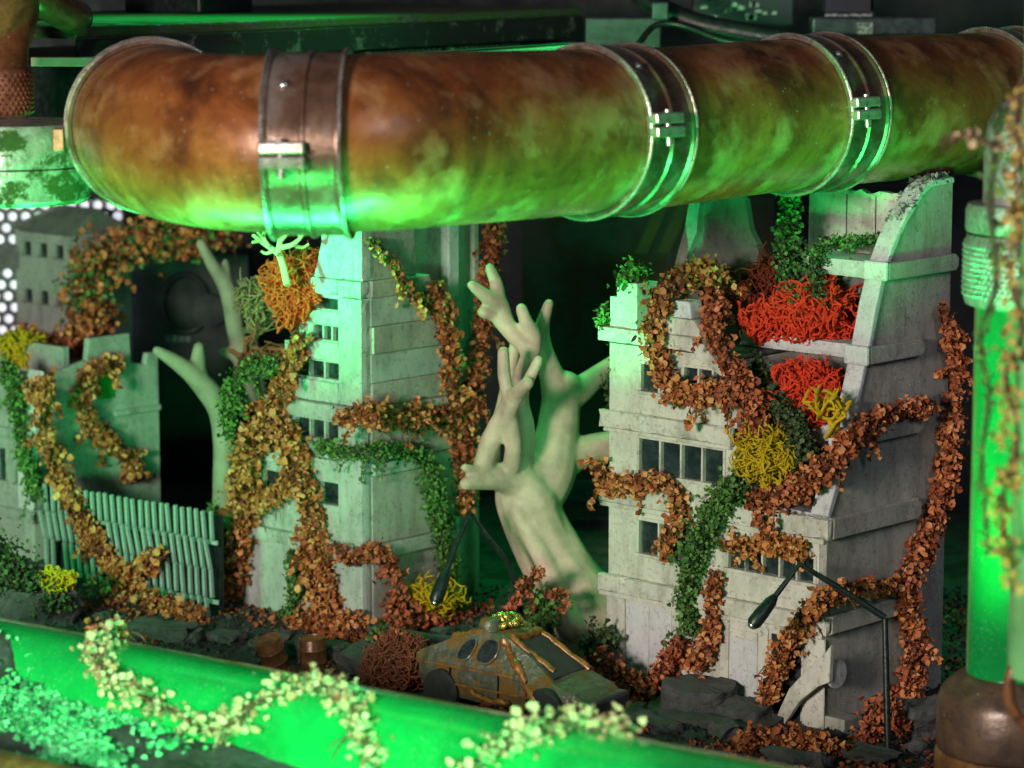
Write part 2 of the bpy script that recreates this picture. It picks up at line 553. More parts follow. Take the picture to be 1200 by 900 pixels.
# ------------------------------------------------------------------ plant helpers
def leaves_mesh(name, C, size, mat, rng, bias=None, biasw=0.8, k=6, stretch=1.0):
    """many small cupped leaves as one mesh"""
    C = np.asarray(C, float)
    N = len(C)
    n = rng.normal(size=(N, 3))
    n /= np.linalg.norm(n, axis=1)[:, None]
    if bias is not None:
        n = n + np.asarray(bias)[None, :] * biasw
        n /= np.linalg.norm(n, axis=1)[:, None]
    t = np.cross(n, rng.normal(size=(N, 3)))
    t /= np.linalg.norm(t, axis=1)[:, None]
    b = np.cross(n, t)
    s = size * rng.lognormal(-0.05, 0.28, N).clip(0.4, 1.5)
    V = np.zeros((N, k + 1, 3))
    V[:, 0] = C - n * (s * rng.uniform(0.05, 0.35, N))[:, None]
    for i in range(k):
        a = 2 * math.pi * i / k
        rr = s * rng.uniform(0.62, 1.15, N)
        lift = s * (rng.uniform(-0.25, 0.55, N) + 0.22 * math.cos(2 * a))
        V[:, i + 1] = C + t * (rr * math.cos(a) * stretch)[:, None] + b * (rr * math.sin(a))[:, None] + n * lift[:, None]
    base = (np.arange(N) * (k + 1))[:, None]
    tri = np.array([[0, i + 1, (i + 1) % k + 1] for i in range(k)])
    Fc = (base[:, :, None] + tri[None]).reshape(-1, 3)
    me = bpy.data.meshes.new(name)
    me.vertices.add(N * (k + 1))
    me.vertices.foreach_set('co', V.reshape(-1))
    me.loops.add(len(Fc) * 3)
    me.loops.foreach_set('vertex_index', Fc.reshape(-1).astype(np.int32))
    me.polygons.add(len(Fc))
    me.polygons.foreach_set('loop_start', (np.arange(len(Fc)) * 3).astype(np.int32))
    me.polygons.foreach_set('loop_total', np.full(len(Fc), 3, np.int32))
    me.update(calc_edges=True)
    me.validate()
    me.materials.append(mat)
    return me


TOCAM = np.array([-0.25, -0.9, 0.35])
_seed = [11]


def scatter_path(path, radius, count, rng):
    P = np.array([tuple(p) for p in path])
    seg = np.linalg.norm(P[1:] - P[:-1], axis=1)
    cum = np.concatenate([[0], np.cumsum(seg)])
    t = rng.uniform(0, cum[-1], count)
    # clumpy along the stem
    cl = rng.uniform(0, cum[-1], max(3, int(cum[-1] / 0.22)))
    pick = rng.integers(0, len(cl), count)
    t = np.where(rng.uniform(size=count) < 0.55, np.clip(cl[pick] + rng.normal(size=count) * 0.07, 0, cum[-1]), t)
    X = np.stack([np.interp(t, cum, P[:, i]) for i in range(3)], 1)
    q = t / max(cum[-1], 1e-6)
    rr = np.interp(q, np.linspace(0, 1, len(radius)), radius) if hasattr(radius, '__len__') else radius
    off = rng.normal(size=(count, 3)) * 0.55
    X = X + off * np.broadcast_to(rr, (count,))[:, None]
    return X, cum[-1]


def vine(name, label, pts, radius=0.12, dens=170, leaf=0.055, mat='brown', twig='twig', group='vines over the ruins',
         cat='vine', single=False, strands=3, mixmat=None):
    _seed[0] += 1
    rng = np.random.default_rng(_seed[0])
    rnd = random.Random(_seed[0])
    dens *= 3.3 if not single else 1.5
    leaf *= 0.68 if not single else 0.85
    radius = [r * 0.93 for r in radius] if hasattr(radius, '__len__') else radius * 0.93
    pts = [Vector(p) for p in pts]
    path = catmull(pts, 6)
    base = min(pts, key=lambda p: p.z)
    root = empty(name, base)
    tag(root, label, cat, group)
    off = [p - base for p in path]
    rmean = float(np.mean(radius)) if hasattr(radius, '__len__') else radius
    mb = MB()
    for s in range(strands):
        ph = rnd.uniform(0, 6)
        line = [p + Vector((math.cos(ph + i * 0.7), math.sin(ph * 2 + i * 0.9), math.sin(ph + i * 0.6))) * rmean * 0.35 for i, p in enumerate(off)]
        mb.tube(line, [0.017 - 0.008 * i / len(line) for i in range(len(line))], 5)
    # little side twigs
    # thin strands that leave the rope and hang or lie beside it
    hang = []
    for s in range(max(2, len(off) // 5)):
        p = Vector(rnd.choice(off))
        d = Vector((rnd.gauss(0, 0.8), rnd.gauss(0, 0.25), rnd.gauss(-0.5, 0.6))).normalized()
        ln = catmull([p, p + d * rmean * 1.1, p + d * rmean * 2.0 + Vector((0, 0, -0.05)), p + d * rmean * 2.6 + Vector((0, 0, -0.13))], 3)
        mb.tube(ln, [0.008] * (len(ln) - 1) + [0.003], 4)
        hang += [ln[k] + Vector((rnd.gauss(0, .02), rnd.gauss(0, .02), rnd.gauss(0, .02))) for k in range(2, len(ln)) for _ in range(2)]
    for s in range(int(len(off) * 0.7)):
        p = rnd.choice(off)
        d = Vector((rnd.gauss(0, 1), rnd.gauss(0, 1), rnd.gauss(0, 1))).normalized()
        mb.tube([p, p + d * rmean * 0.7, p + d * rmean * 1.3 + Vector((0, 0, 0.02))], [0.009, 0.007, 0.004], 4)
    mb.build('stem', M[twig], root, smooth=True)
    X, L = scatter_path(off, radius, 10, rng)
    n = int(dens * L * (rmean / 0.12))
    if not single:
        for mt, share, sc in ([(mat, 1.0, 1.0)] if not mixmat else [(mat, 1 - mixmat[1], 1.0), (mixmat[0], mixmat[1], mixmat[2])]):
            X, L = scatter_path(off, radius, max(8, int(n * share)), rng)
            if share > 0.5 and hang: X = np.concatenate([X, np.array([tuple(h) for h in hang])])
            o = link('leaves', leaves_mesh('leaves', X, leaf * sc, M[mt], rng, TOCAM, 0.7), root)
            o['kind'] = 'stuff'
        inner = [r * 0.62 for r in radius] if hasattr(radius, '__len__') else radius * 0.62  # darker underlayer: shade inside the clump put into its leaf colour
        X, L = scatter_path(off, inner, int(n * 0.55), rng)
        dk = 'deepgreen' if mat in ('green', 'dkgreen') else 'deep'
        o = link('shaded_inner_leaves', leaves_mesh('shaded_inner_leaves', X, leaf * 0.9, M[dk], rng, None), root)
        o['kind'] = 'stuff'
    else:
        extra = n - 290
        if extra > 20:
            X, L = scatter_path(off, radius, extra, rng)
            o = link('leaves', leaves_mesh('leaves', X, leaf, M[mat], rng, TOCAM, 0.7), root)
            o['kind'] = 'stuff'
        n = min(n, 290)
        X, L = scatter_path(off, radius, n, rng)
        protos = [leaves_mesh('leaf', [[0, 0, 0]], leaf, M[mat], rng, (0, 0, 1), 6.0) for _ in range(7)]
        for i in range(n):
            o = link('leaf', protos[i % 7], root, X[i])
            nn = Vector(rng.normal(size=3)).normalized() + Vector(TOCAM) * 0.7
            o.rotation_mode = 'QUATERNION'
            o.rotation_quaternion = nn.to_track_quat('Z', 'Y')
            s = rng.uniform(0.75, 1.25)
            o.scale = (s, s * rng.uniform(0.7, 1.1), s)
    return root


def bush(name, label, c, ext, count, leaf=0.035, mat='green', twig='twig_green', cat='plant', group='green tufts among the ruins', up=0.5):
    """tuft of tiny leaves on many thin stems; c = base point, ext = half extents"""
    _seed[0] += 1
    rng = np.random.default_rng(_seed[0])
    rnd = random.Random(_seed[0])
    root = tag(empty(name, c), label, cat, group)
    mb = MB()
    C = []
    ns = max(6, count // 26)
    for i in range(ns):
        e = Vector((rnd.gauss(0, 0.5) * ext[0], rnd.gauss(0, 0.5) * ext[1], ext[2] * (rnd.random() * 1.6 + 0.25)))
        b = Vector((e.x * 0.35, e.y * 0.35, 0))
        mid = (b + e) / 2 + Vector((rnd.gauss(0, 0.1) * ext[0], rnd.gauss(0, 0.1) * ext[1], ext[2] * 0.15))
        ln = catmull([b, mid, e], 4)
        mb.tube(ln, [0.011] * (len(ln) - 1) + [0.004], 4)
        for j in range(26):
            p = ln[min(len(ln) - 1, int((1 - rnd.random() ** 1.5 * 0.9) * (len(ln) - 1)))]
            C.append(p + Vector((rnd.gauss(0, 1), rnd.gauss(0, 1), rnd.gauss(0, 1))) * 0.055)
    mb.build('stem', M[twig], root, smooth=True)
    o = link('leaves', leaves_mesh('leaves', [tuple(x) for x in C], leaf, M[mat], rng, TOCAM, 0.5, k=5, stretch=1.2), root)
    o['kind'] = 'stuff'
    return root


def coral(name, label, c, ext, stems, mat, thick=0.020, cat='moss', group='dyed reindeer moss', depth=3, step=None, spread=0.6, bases=None, upb=0.35):
    """reindeer moss: forked antler-like stems filling an ellipsoid; c = base centre, ext = half extents"""
    _seed[0] += 1
    rnd = random.Random(_seed[0])
    root = tag(empty(name, c), label, cat, group)
    mb = MB()

    if step is None:
        step = 0.21 * max(ext)
        stems = int(stems * 1.25)
        depth = 4
        thick *= 0.98

    def grow(p, d, r, k):
        n = 2 + (rnd.random() < 0.5)
        line = [p]
        rads = [r]
        for i in range(n):
            d = (d + Vector((rnd.gauss(0, 1), rnd.gauss(0, 1), rnd.gauss(0, 1))) * 0.34).normalized()
            p = p + d * step * rnd.uniform(0.4, 0.75)
            line.append(p)
            rads.append(r * (1 - 0.22 * (i + 1) / n))
        if k == 0:
            rads[-1] = r * 0.55
        mb.tube(line, rads, 5)
        if k > 0:
            # pull growth that leaves the cushion back inward
            q = Vector((p.x / ext[0], p.y / ext[1], (p.z - ext[2]) / ext[2]))
            pull = Vector((-p.x, -p.y, ext[2] - p.z)) * (2.2 * max(0.0, q.length - 0.85) / max(ext))
            for s in range(2 if rnd.random() < 0.75 else 3):
                dd = d + Vector((rnd.gauss(0, 1), rnd.gauss(0, 1), rnd.gauss(0, 1))) * spread + pull
                grow(p, dd.normalized(), r * 0.88, k - 1)

    for i in range(stems):
        a = rnd.uniform(0, 6.283)
        q = math.sqrt(rnd.random()) * 0.75
        b = Vector((math.cos(a) * ext[0] * q, math.sin(a) * ext[1] * q, ext[2] * rnd.uniform(0, 1.3) * (0.8 if stems > 6 else 0)))
        d = Vector((rnd.gauss(0, 0.7), rnd.gauss(-0.25, 0.7), rnd.gauss(0.3, 0.6) + upb)).normalized()
        grow(b, d, thick * rnd.uniform(0.85, 1.2), depth)
    o = mb.build('antlers', M[mat], root, smooth=True)
    o['kind'] = 'stuff'
    return root


# ------------------------------------------------------------------ setting: ground and case wall
def gz(x, y):
    """height of the rubble base: level by the right building, rising to the rear left"""
    z = -0.03
    t = min(1, max(0, (y - 0.4) / 3.5))
    z += 0.27 * t
    t2 = min(1, max(0, (-x - 3.5) / 3.0))
    z += 0.28 * t2 * min(1, max(0, (y + 1) / 4))
    z += 0.05 * (mnoise.noise(Vector((x * 1.3, y * 1.3, 0.3)))) + 0.03 * mnoise.noise(Vector((x * 4, y * 4, 2.0)))
    return z


mb = MB()
NX, NY = 190, 150
gx0, gx1, gy0, gy1 = -13.0, 11.0, -7.0, 15.5
for j in range(NY + 1):
    for i in range(NX + 1):
        x = gx0 + (gx1 - gx0) * i / NX
        y = gy0 + (gy1 - gy0) * j / NY
        mb.v.append((x, y, gz(x, y)))
for j in range(NY):
    for i in range(NX):
        a = j * (NX + 1) + i
        mb.f.append((a, a + 1, a + NX + 2, a + NX + 1))
tag(mb.build('ground', M['ground'], smooth=True), kind='structure')

# loose grit lying over the ground: nobody could count it
rng = np.random.default_rng(5)
gp = []
for i in range(15000):
    x = rng.uniform(-7.5, 6.2); y = rng.uniform(-3.0, 5.5)
    gp.append((x, y, gz(x, y) + 0.012))
g = link('grit', leaves_mesh('grit', gp, 0.035, M['grit'], rng, (0, 0, 1), 0.3, k=5))
tag(g, 'dark grit and crumbs strewn over the rubble ground', 'grit', kind='stuff')

tag(MB().box(-22, 22, 15.6, 15.9, -3, 22).build('case_wall', M['wall']), kind='structure')
tag(MB().box(-22, 22, -7.2, 15.6, -3.3, -3.0).build('case_floor', M['wall']), kind='structure')


def slabbed(name, label, cat, x0, y0, x1, y1, d, thick, mat, group=None, bev=0.03):
    """upright plate facing the camera side whose outline covers x0..x1, y0..y1 at depth d"""
    a = W(x0, y1, d); b = W(x1, y0, d)
    wx = abs(b.x - a.x); hz = b.z - a.z
    o = MB().box(0, wx, 0, thick, 0, hz).build(name, M[mat], None, bev=bev)
    o.location = (min(a.x, b.x), a.y, a.z)
    if label: tag(o, label, cat, group)
    return o


# electronics on the rear wall
pnl = slabbed('rear_panel', 'rust stained dark panel on the rear wall between the trees', 'panel', 612, 225, 905, 560, 45, 0.3, 'wall_brown')
for i, x in enumerate((742, 768, 800, 836)):
    a = W(x, 292, 45); b = W(x + 22, 236, 45)
    q = MB()
    c0 = a - pnl.location
    q.prism([(0, 0), (0.20, 0), (0.52, 0.72), (0.32, 0.72)], 'y', -0.02, 0.004)
    st = q.build('hazard_stripe', M['yellow_paint'], pnl)
    st.location = (c0.x, -0.004, c0.z + 0.02 * i)
box = slabbed('heatsink_block', 'dark blue finned heatsink behind the clay tree trunk', 'heatsink', 655, 560, 725, 665, 44, 0.8, 'navy')
for i in range(4):
    h = MB().box(0, 0.80, -0.04, 0.0, 0, 0.035).build('fin', M['gunmetal'], box); h.location = (0.06, -0.002, 0.14 + 0.3 * i)
h = MB().box(0, 0.035, -0.045, 0.0, 0.1, 1.2).build('fin', M['gunmetal'], box); h.location = (0.42, -0.002, 0)

mod = slabbed('motherboard_module', 'black motherboard module with a round knob behind the left trees', 'circuit module', 150, 292, 296, 600, 46.5, 0.7, 'wall')
kn = MB()
for i in range(1):
    ring = [Vector((math.cos(q) * 0.36, 0, math.sin(q) * 0.46)) for q in [2 * math.pi * k / 28 for k in range(29)]]
    kn.tube(ring, 0.05, 8, cap=False)
p = W(222, 350, 46.5) - mod.location
k_ = kn.build('knob_ring', M['wall'], mod, smooth=True); k_.location = (p.x, -0.06, p.z)
k_ = MB().lathe([(0.0, -0.05), (0.24, -0.05), (0.27, 0), (0.27, 0.1)], 24).build('knob', M['wall'], mod, smooth=True)
p = W(250, 358, 46.5) - mod.location
k_.rotation_euler = (R_(90), 0, 0); k_.location = (p.x, -0.02, p.z)
p = W(198, 396, 46.5) - mod.location
for i in range(4):
    m_ = MB().box(0, 0.075, -0.012, 0, 0, 0.10).build('printed_mark', M['gunmetal'], mod); m_.location = (p.x + i * 0.105, -0.003, p.z)

# perforated panel, backlit, at the far left
pf = empty('perforated_panel', W(-20, 400, 45.5))
tag(pf, 'black perforated panel backlit white behind the small house', 'panel')
mb = MB()
hr = 0.105
for r in range(13):
    for c in range(11):
        cx = c * hr * 1.95 + (hr * 0.975 if r % 2 else 0); cz = r * hr * 1.70
        n0 = len(mb.v)
        for k in range(6):
            a = R_(60 * k + 30)
            mb.v.append((cx + hr * 1.13 * math.cos(a), 0, cz + hr * 1.13 * math.sin(a)))
        ri = hr * 0.70
        for yy in (0, 0.03):
            for k in range(12):
                a = R_(30 * k)
                mb.v.append((cx + ri * math.cos(a), yy, cz + ri * math.sin(a)))
        for k in range(6):
            a, b = n0 + k, n0 + (k + 1) % 6
            i0, i1, i2 = n0 + 6 + (2 * k + 1) % 12, n0 + 6 + (2 * k + 2) % 12, n0 + 6 + (2 * k + 3) % 12
            mb.f += [(a, i1, i0), (a, b, i1), (b, i2, i1)]
        for k in range(12):
            l = (k + 1) % 12
            mb.f.append((n0 + 6 + k, n0 + 6 + l, n0 + 18 + l, n0 + 18 + k))
mb.build('grille', M['dark'], pf)
MB().box(-0.1, 2.2, 0.12, 0.16, -0.1, 2.2).build('light_panel', M['white_lit'], pf)
MB().box(-0.1, 0.62, -0.06, -0.01, 1.15, 1.5).build('crossbar', M['dark'], pf)

# ------------------------------------------------------------------ the big rusty pipe
RP = 0.865
cl_pix = [(1262, 112, 37.7), (1180, 118.5, 36.5), (1100, 123.5, 35.4), (985, 130.5, 34.0), (880, 138.5, 32.75), (760, 150.5, 31.4), (660, 156, 30.3),
          (540, 162, 29.1), (440, 167, 28.4), (355, 169, 28.25), (270, 167, 28.6), (210, 160, 29.3), (184, 150, 30.4), (178, 143, 31.6), (184, 138, 33.0)]
cl = catmull([W(*p) for p in cl_pix], 8)
base = W(600, 158, 29.9)
pipe = tag(empty('rusty_pipe', base), 'thick rusty orange brown pipe running across the top with an elbow at its left end', 'pipe')
body = MB().tube([p - base for p in cl], RP, 64).build('pipe_body', M['pipe'], pipe, smooth=True)


def nearest(x):
    """centreline point whose view position is nearest to x, with tangent"""
    best = None
    for i in range(1, len(cl) - 1):
        q = cl[i] - CAM
        xx = 600 + FPX * q.dot(RT) / q.dot(FW)
        if best is None or abs(xx - x) < best[0]: best = (abs(xx - x), i)
    return best[1]


def ringband(parent_name, i, halfw, label, tilt=0.0):
    p = cl[i]
    t = (cl[i + 1] - cl[i - 1]).normalized()
    b = empty('clamp', p - base); b.parent = pipe
    z = t
    x = Vector((0, 0, 1)) - z * z.z; x.normalize()
    y = z.cross(x)
    mtx = Matrix((x, y, z)).transposed().to_4x4()
    b.rotation_euler = mtx.to_euler()
    hw = halfw
    r0 = RP * 1.006
    prof = [(r0, -hw), (r0 + 0.050, -hw), (r0 + 0.056, -hw + 0.02), (r0 + 0.052, -hw + 0.05), (r0 + 0.022, -hw + 0.07), (r0 + 0.020, -0.05), (r0 + 0.044, -0.035), (r0 + 0.044, 0.0),
            (r0 + 0.018, 0.02), (r0 + 0.018, hw - 0.07), (r0 + 0.048, hw - 0.05), (r0 + 0.054, hw - 0.02), (r0 + 0.048, hw), (r0, hw)]
    m = MB()
    seg = 72
    for r, zz in prof:
        for k in range(seg):
            q = 2 * math.pi * k / seg
            m.v.append((r * math.cos(q), r * math.sin(q), zz))
    for a in range(len(prof) - 1):
        for k in range(seg):
            l = (k + 1) % seg
            m.f.append((a * seg + k, a * seg + l, (a + 1) * seg + l, (a + 1) * seg + k))
    m.build('clamp_ring', M['band'], b, smooth=True)
    for s_ in (-1, 1):
        rr_ = [Vector(((r0 + 0.05) * math.cos(2 * math.pi * k / 72), (r0 + 0.05) * math.sin(2 * math.pi * k / 72), s_ * (hw - 0.012))) for k in range(73)]
        MB().tube(rr_, 0.020, 8, cap=False).build('rim', M['rim'], b, smooth=True)
    return b, r0


def cam_angle(b):
    """angle round the ring that faces the camera"""
    mt = b.rotation_euler.to_matrix()
    d = mt.inverted() @ (CAM - (base + b.location))
    return math.atan2(d.y, d.x)


def buckle(b, r0, da, hw, dz=0.0):
    a = cam_angle(b) + da
    e = empty('buckle', (0, 0, 0)); e.parent = b
    e.rotation_euler = (0, 0, a)
    MB().box(r0 + 0.03, r0 + 0.12, -0.135, -0.02, dz - hw * 0.62, dz + hw * 0.62).build('lug', M['band'], e, bev=0.02)
    return e


for (x, hw, da) in ((366, 0.385, -0.12), (706, 0.40, 0.02), (950, 0.38, 0.0), (1168, 0.36, 0.0)):
    i = nearest(x)
    b, r0 = ringband('clamp', i, hw, '')
    a = cam_angle(b)
    sgn = 1
    for dd in (-0.088, 0.055):
        e = MB().box(r0 + 0.02, r0 + 0.15, -0.060, 0.060, -hw * 0.15, hw * 1.02).build('lug', M['rim'], b, bev=0.022)
        e.rotation_euler = (0, 0, a + da + dd + 0.03)
    bo = MB().tube([(r0 + 0.10, -0.20, 0), (r0 + 0.10, 0.17, 0)], 0.034, 10).build('bolt', M['steel'], b, smooth=True)
    bo.location = (0, 0, hw * 0.45)
    bo.rotation_euler = (0, 0, a + da)
    for dd, zz in ((0.80, 0.45),):
        rv = MB().lathe([(0.05, 0), (0.05, 0.02), (0.035, 0.04), (0.0, 0.048)], 12).build('rivet', M['steel'], b, smooth=True)
        q = a + da + dd
        rr = r0 + 0.018
        rv.location = (rr * math.cos(q), rr * math.sin(q), zz * hw)
        rv.rotation_euler = Vector((math.cos(q), math.sin(q), 0)).to_track_quat('Z', 'Y').to_euler()
# clamp at the far end of the elbow
i = len(cl) - 14
b, r0 = ringband('clamp', i, 0.22, '')

# ------------------------------------------------------------------ graphics card and bits above the pipe
A = W(88, 44, 34.5); zc = A.z
Bv = onz(682, 17, zc)
dirv = (Bv - A); L = dirv.length; ang = math.atan2(dirv.y, dirv.x)
card = tag(empty('graphics_card', A, ang), 'wide dark card with a mossy scratched cover lying behind the big pipe', 'graphics card')
top = MB().box(0, L, 0, 4.6, -0.02, 0.11).build('cover', M['card'], card, bev=0.03)
MB().box(0.02, L - 0.02, -0.03, 0.03, -0.34, -0.022).build('front_edge', M['card_edge'], card, bev=0.02)
MB().box(0.15, L - 0.2, 0.25, 4.4, -1.1, -0.35).build('body', M['dark'], card)
for i in range(26):
    q = MB().box(0, 0.07, -0.02, 0.03, 0, 0.09).build('pin', M['steel'], card)
    q.location = (L * 0.55 + i * 0.13 + (0.25 if i > 12 else 0), 0.22, -0.48)
for (fx, ln, hh) in ((0.15, 0.20, 0.34), (0.45, 0.26, 0.25)):
    q = MB().box(0, ln * L * 0.4, 0, 1.4, 0, hh).build('raised_block', M['dark'], card, bev=0.04)
    q.location = (fx * L, 2.3, 0.112)
# LED strip between card and pipe
a = W(428, 70, 33.5); b2 = onz(690, 52, a.z)
ledo = empty('led_strip', a, math.atan2(b2.y - a.y, b2.x - a.x))
tag(ledo, 'thin pale green lit strip just above the big pipe', 'led strip')
MB().box(-2.5, (b2 - a).length, 0, 0.16, -0.13, 0.0).build('diffuser', M['strip'], ledo, bev=0.02)
MB().box(-2.5, (b2 - a).length, 0.165, 0.3, -0.16, 0.02).build('channel', M['gunmetal'], ledo)
# bone coloured bar, steel post, dark block
o = slabbed('pale_bar', 'bone coloured flat bar left of the pipe elbow', 'bar', 36, 67, 150, 78, 34.5, 0.12, 'bar', bev=0.012)
o = slabbed('steel_post', 'small grey steel post behind the bone coloured bar', 'post', 90, 48, 108, 96, 35.2, 0.2, 'steel', bev=0.015)
blk = slabbed('connector_block', 'dark blue plastic connector block between knurled pipe and elbow', 'connector', 36, 80, 88, 131, 35.6, 0.7, 'navy')
for i, (fx, fz, ww, hh) in enumerate(((0.03, 0.30, 0.17, 0.05), (0.23, 0.27, 0.07, 0.19), (0.36, 0.18, 0.09, 0.14), (0.03, 0.07, 0.20, 0.10), (0.26, 0.07, 0.2, 0.09))):
    q = MB().box(0, ww, -0.03, 0, 0, hh).build('clip', M['gunmetal'], blk, bev=0.01); q.location = (fx, -0.002, fz)

# cable and fittings over the pipe at the right
cb = tag(empty('power_cable', W(840, 36, 41)), 'thick green lit black cable sagging behind the pipe clamps', 'cable')
o0 = cb.location.copy()
pth = catmull([W(742, -12, 41.5), W(775, 10, 41.2), W(820, 28, 41), (W(880, 40, 40.8)), W(950, 52, 40.5), W(1000, 64, 40)], 8)
MB().tube([p - o0 for p in pth], 0.15, 16).build('jacket', M['dark'], cb, smooth=True)
pth = catmull([W(748, 52, 40.6), W(768, 30, 40.8), W(800, 30, 40.8), W(850, 48, 40.5), W(900, 55, 40.4)], 8)
MB().tube([p - o0 for p in pth], 0.045, 10).build('thin_lead', M['dark'], cb, smooth=True)
q = slabbed('plug', None, None, 764, 2, 784, 24, 40.6, 0.2, 'gunmetal'); q.parent = cb; q.location = q.location - o0
br = slabbed('bracket_module', 'dark grey bracket block on the case wall above the right clamp', 'bracket', 952, 20, 1098, 41, 42, 0.5, 'gunmetal')
for (x0, y0, x1, y1, mt) in ((966, -4, 1022, 14, 'navy'), (1004, 26, 1022, 40, 'steel'), (966, 16, 1022, 19, 'steel'), (1019, -4, 1022, 15, 'steel')):
    a = W(x0, y1, 42) - br.location; c = W(x1, y0, 42) - br.location
    MB().box(a.x, c.x, -0.06, 0.2 if mt == 'navy' else -0.01, a.z, c.z).build('plate', M[mt], br)
sl = slabbed('board_slot', 'dark circuit board slot with bright flecks above the cable', 'slot', 812, -4, 930, 30, 44, 0.4, 'navy')
rnd = random.Random(3)
for i in range(14):
    q = MB().box(0, rnd.uniform(0.04, 0.14), -0.02, 0, 0, rnd.uniform(0.04, 0.08)).build('solder_pad', M['steel'], sl)
    q.location = (0.1 + rnd.random() * 1.1, -0.002, 0.05 + rnd.random() * 0.25)
mdl = slabbed('cooler_block', 'grey green metal block behind the middle pipe clamp', 'metal block', 686, 20, 775, 70, 42, 0.6, 'gunmetal')

# ------------------------------------------------------------------ knurled pipe and fitting at upper left
c0 = W(-14, 136, 32.6)
kp = tag(empty('knurled_pipe', c0), 'rusty upright pipe with a knurled copper ring at the upper left edge', 'pipe')
MB().lathe([(0.44, 0.52), (0.47, 0.60), (0.47, 0.75), (0.55, 0.95), (0.60, 1.15), (0.60, 1.8)], 40).build('pipe_body', M['rust_dark'], kp, smooth=True)
MB().lathe([(0.40, 0.0), (0.49, 0.02), (0.50, 0.05), (0.50, 0.50), (0.47, 0.54), (0.3, 0.54)], 40).build('knurled_ring', M['copper'], kp, smooth=True)
kb = MB()
for r in range(9):
    for k in range(44):
        q = 2 * math.pi * (k + 0.5 * (r % 2)) / 44
        if math.sin(q) > 0.35: continue
        x, y, z = 0.5 * math.cos(q), 0.5 * math.sin(q), 0.055 + r * 0.052
        n = Vector((math.cos(q), math.sin(q), 0)); t = Vector((-n.y, n.x, 0))
        p = Vector((x, y, z)); i0 = len(kb.v)
        kb.v += [tuple(p + t * 0.030), tuple(p + Vector((0, 0, 0.026))), tuple(p - t * 0.030), tuple(p - Vector((0, 0, 0.026))), tuple(p + n * 0.026)]
        kb.f += [(i0, i0 + 1, i0 + 4), (i0 + 1, i0 + 2, i0 + 4), (i0 + 2, i0 + 3, i0 + 4), (i0 + 3, i0, i0 + 4)]
kk = kb.build('knurling', M['copper'], kp); kk['kind'] = 'stuff'
pth = catmull([W(20, -20, 33.4), W(52, 2, 33.6), W(80, 18, 34.2), W(90, 20, 35.0)], 6)
MB().tube([p - c0 for p in pth], 0.20, 18).build('elbow_outlet', M['rust_dark'], kp, smooth=True)
c1 = W(16, 238, 31.5)
fit = tag(empty('mossy_fitting', c1), 'grey metal cylinder fitting overgrown with moss under the knurled pipe', 'fitting')
MB().lathe([(0.60, 0), (0.78, 0.02), (0.83, 0.07), (0.84, 0.405), (0.825, 0.412)], 56).build('lower_ring', M['fit'], fit, smooth=True)
MB().lathe([(0.825, 0.422), (0.84, 0.43), (0.84, 0.84), (0.82, 0.88), (0.1, 0.885)], 56).build('upper_ring', M['fit'], fit, smooth=True)
MB().lathe([(0.815, 0.405), (0.815, 0.43)], 56).build('seam', M['dark'], fit, smooth=True)
q = MB().box(-0.06, 0.06, -0.05, 0.05, 0, 0.24).build('peg', M['copper'], fit, bev=0.012); q.location = (0.62, -0.72, 0.62)


# ------------------------------------------------------------------ buildings
def window(parent, u0, u1, z0, z1, v, n, mat, fw=0.035, broken=False, seed=1):
    """frame mesh with mullions and panes set into an opening of a front wall whose face is at v"""
    cu, cz = (u0 + u1) / 2, (z0 + z1) / 2
    hw, hh = (u1 - u0) / 2, (z1 - z0) / 2
    f = MB()
    t0, t1 = v - 0.018, v + 0.05
    f.box(-hw - fw, hw + fw, t0, t1, hh - 0.004, hh + fw)
    f.box(-hw - fw - 0.02, hw + fw + 0.02, t0 - 0.02, t1, -hh - fw * 1.2, -hh + 0.004)
    f.box(-hw - fw, -hw + 0.006, t0 + 0.002, t1, -hh + 0.005, hh - 0.005)
    f.box(hw - 0.006, hw + fw, t0 + 0.002, t1, -hh + 0.005, hh - 0.005)
    o = f.build('window', M[mat], parent, bev=0.006)
    o.location = (-cu, 0, cz)
    rnd = random.Random(seed)
    pw = 2 * hw / n
    for i in range(n):
        x0 = -hw + i * pw
        # pane with a slightly ragged edge of old paint
        ring = []
        for (ax, az, bx, bz) in ((0, 0, 1, 0), (1, 0, 1, 1), (1, 1, 0, 1), (0, 1, 0, 0)):
            for q in range(4):
                t = q / 4
                jx, jz = rnd.uniform(-0.022, 0.004), rnd.uniform(-0.022, 0.004)
                X = x0 + pw * (ax + (bx - ax) * t); Z = -hh + 2 * hh * (az + (bz - az) * t)
                X += (jx if X > x0 + pw / 2 else -jx); Z += (jz if Z > 0 else -jz)
                ring.append((X, Z))
        g = MB().prism(ring, 'y', v + 0.055, v + 0.07).build('pane', M['glass'], o)
        if i:
            MB().box(x0 - 0.013, x0 + 0.013, v - 0.006, v + 0.06, -hh, hh).build('mullion', M[mat], o)
    return o


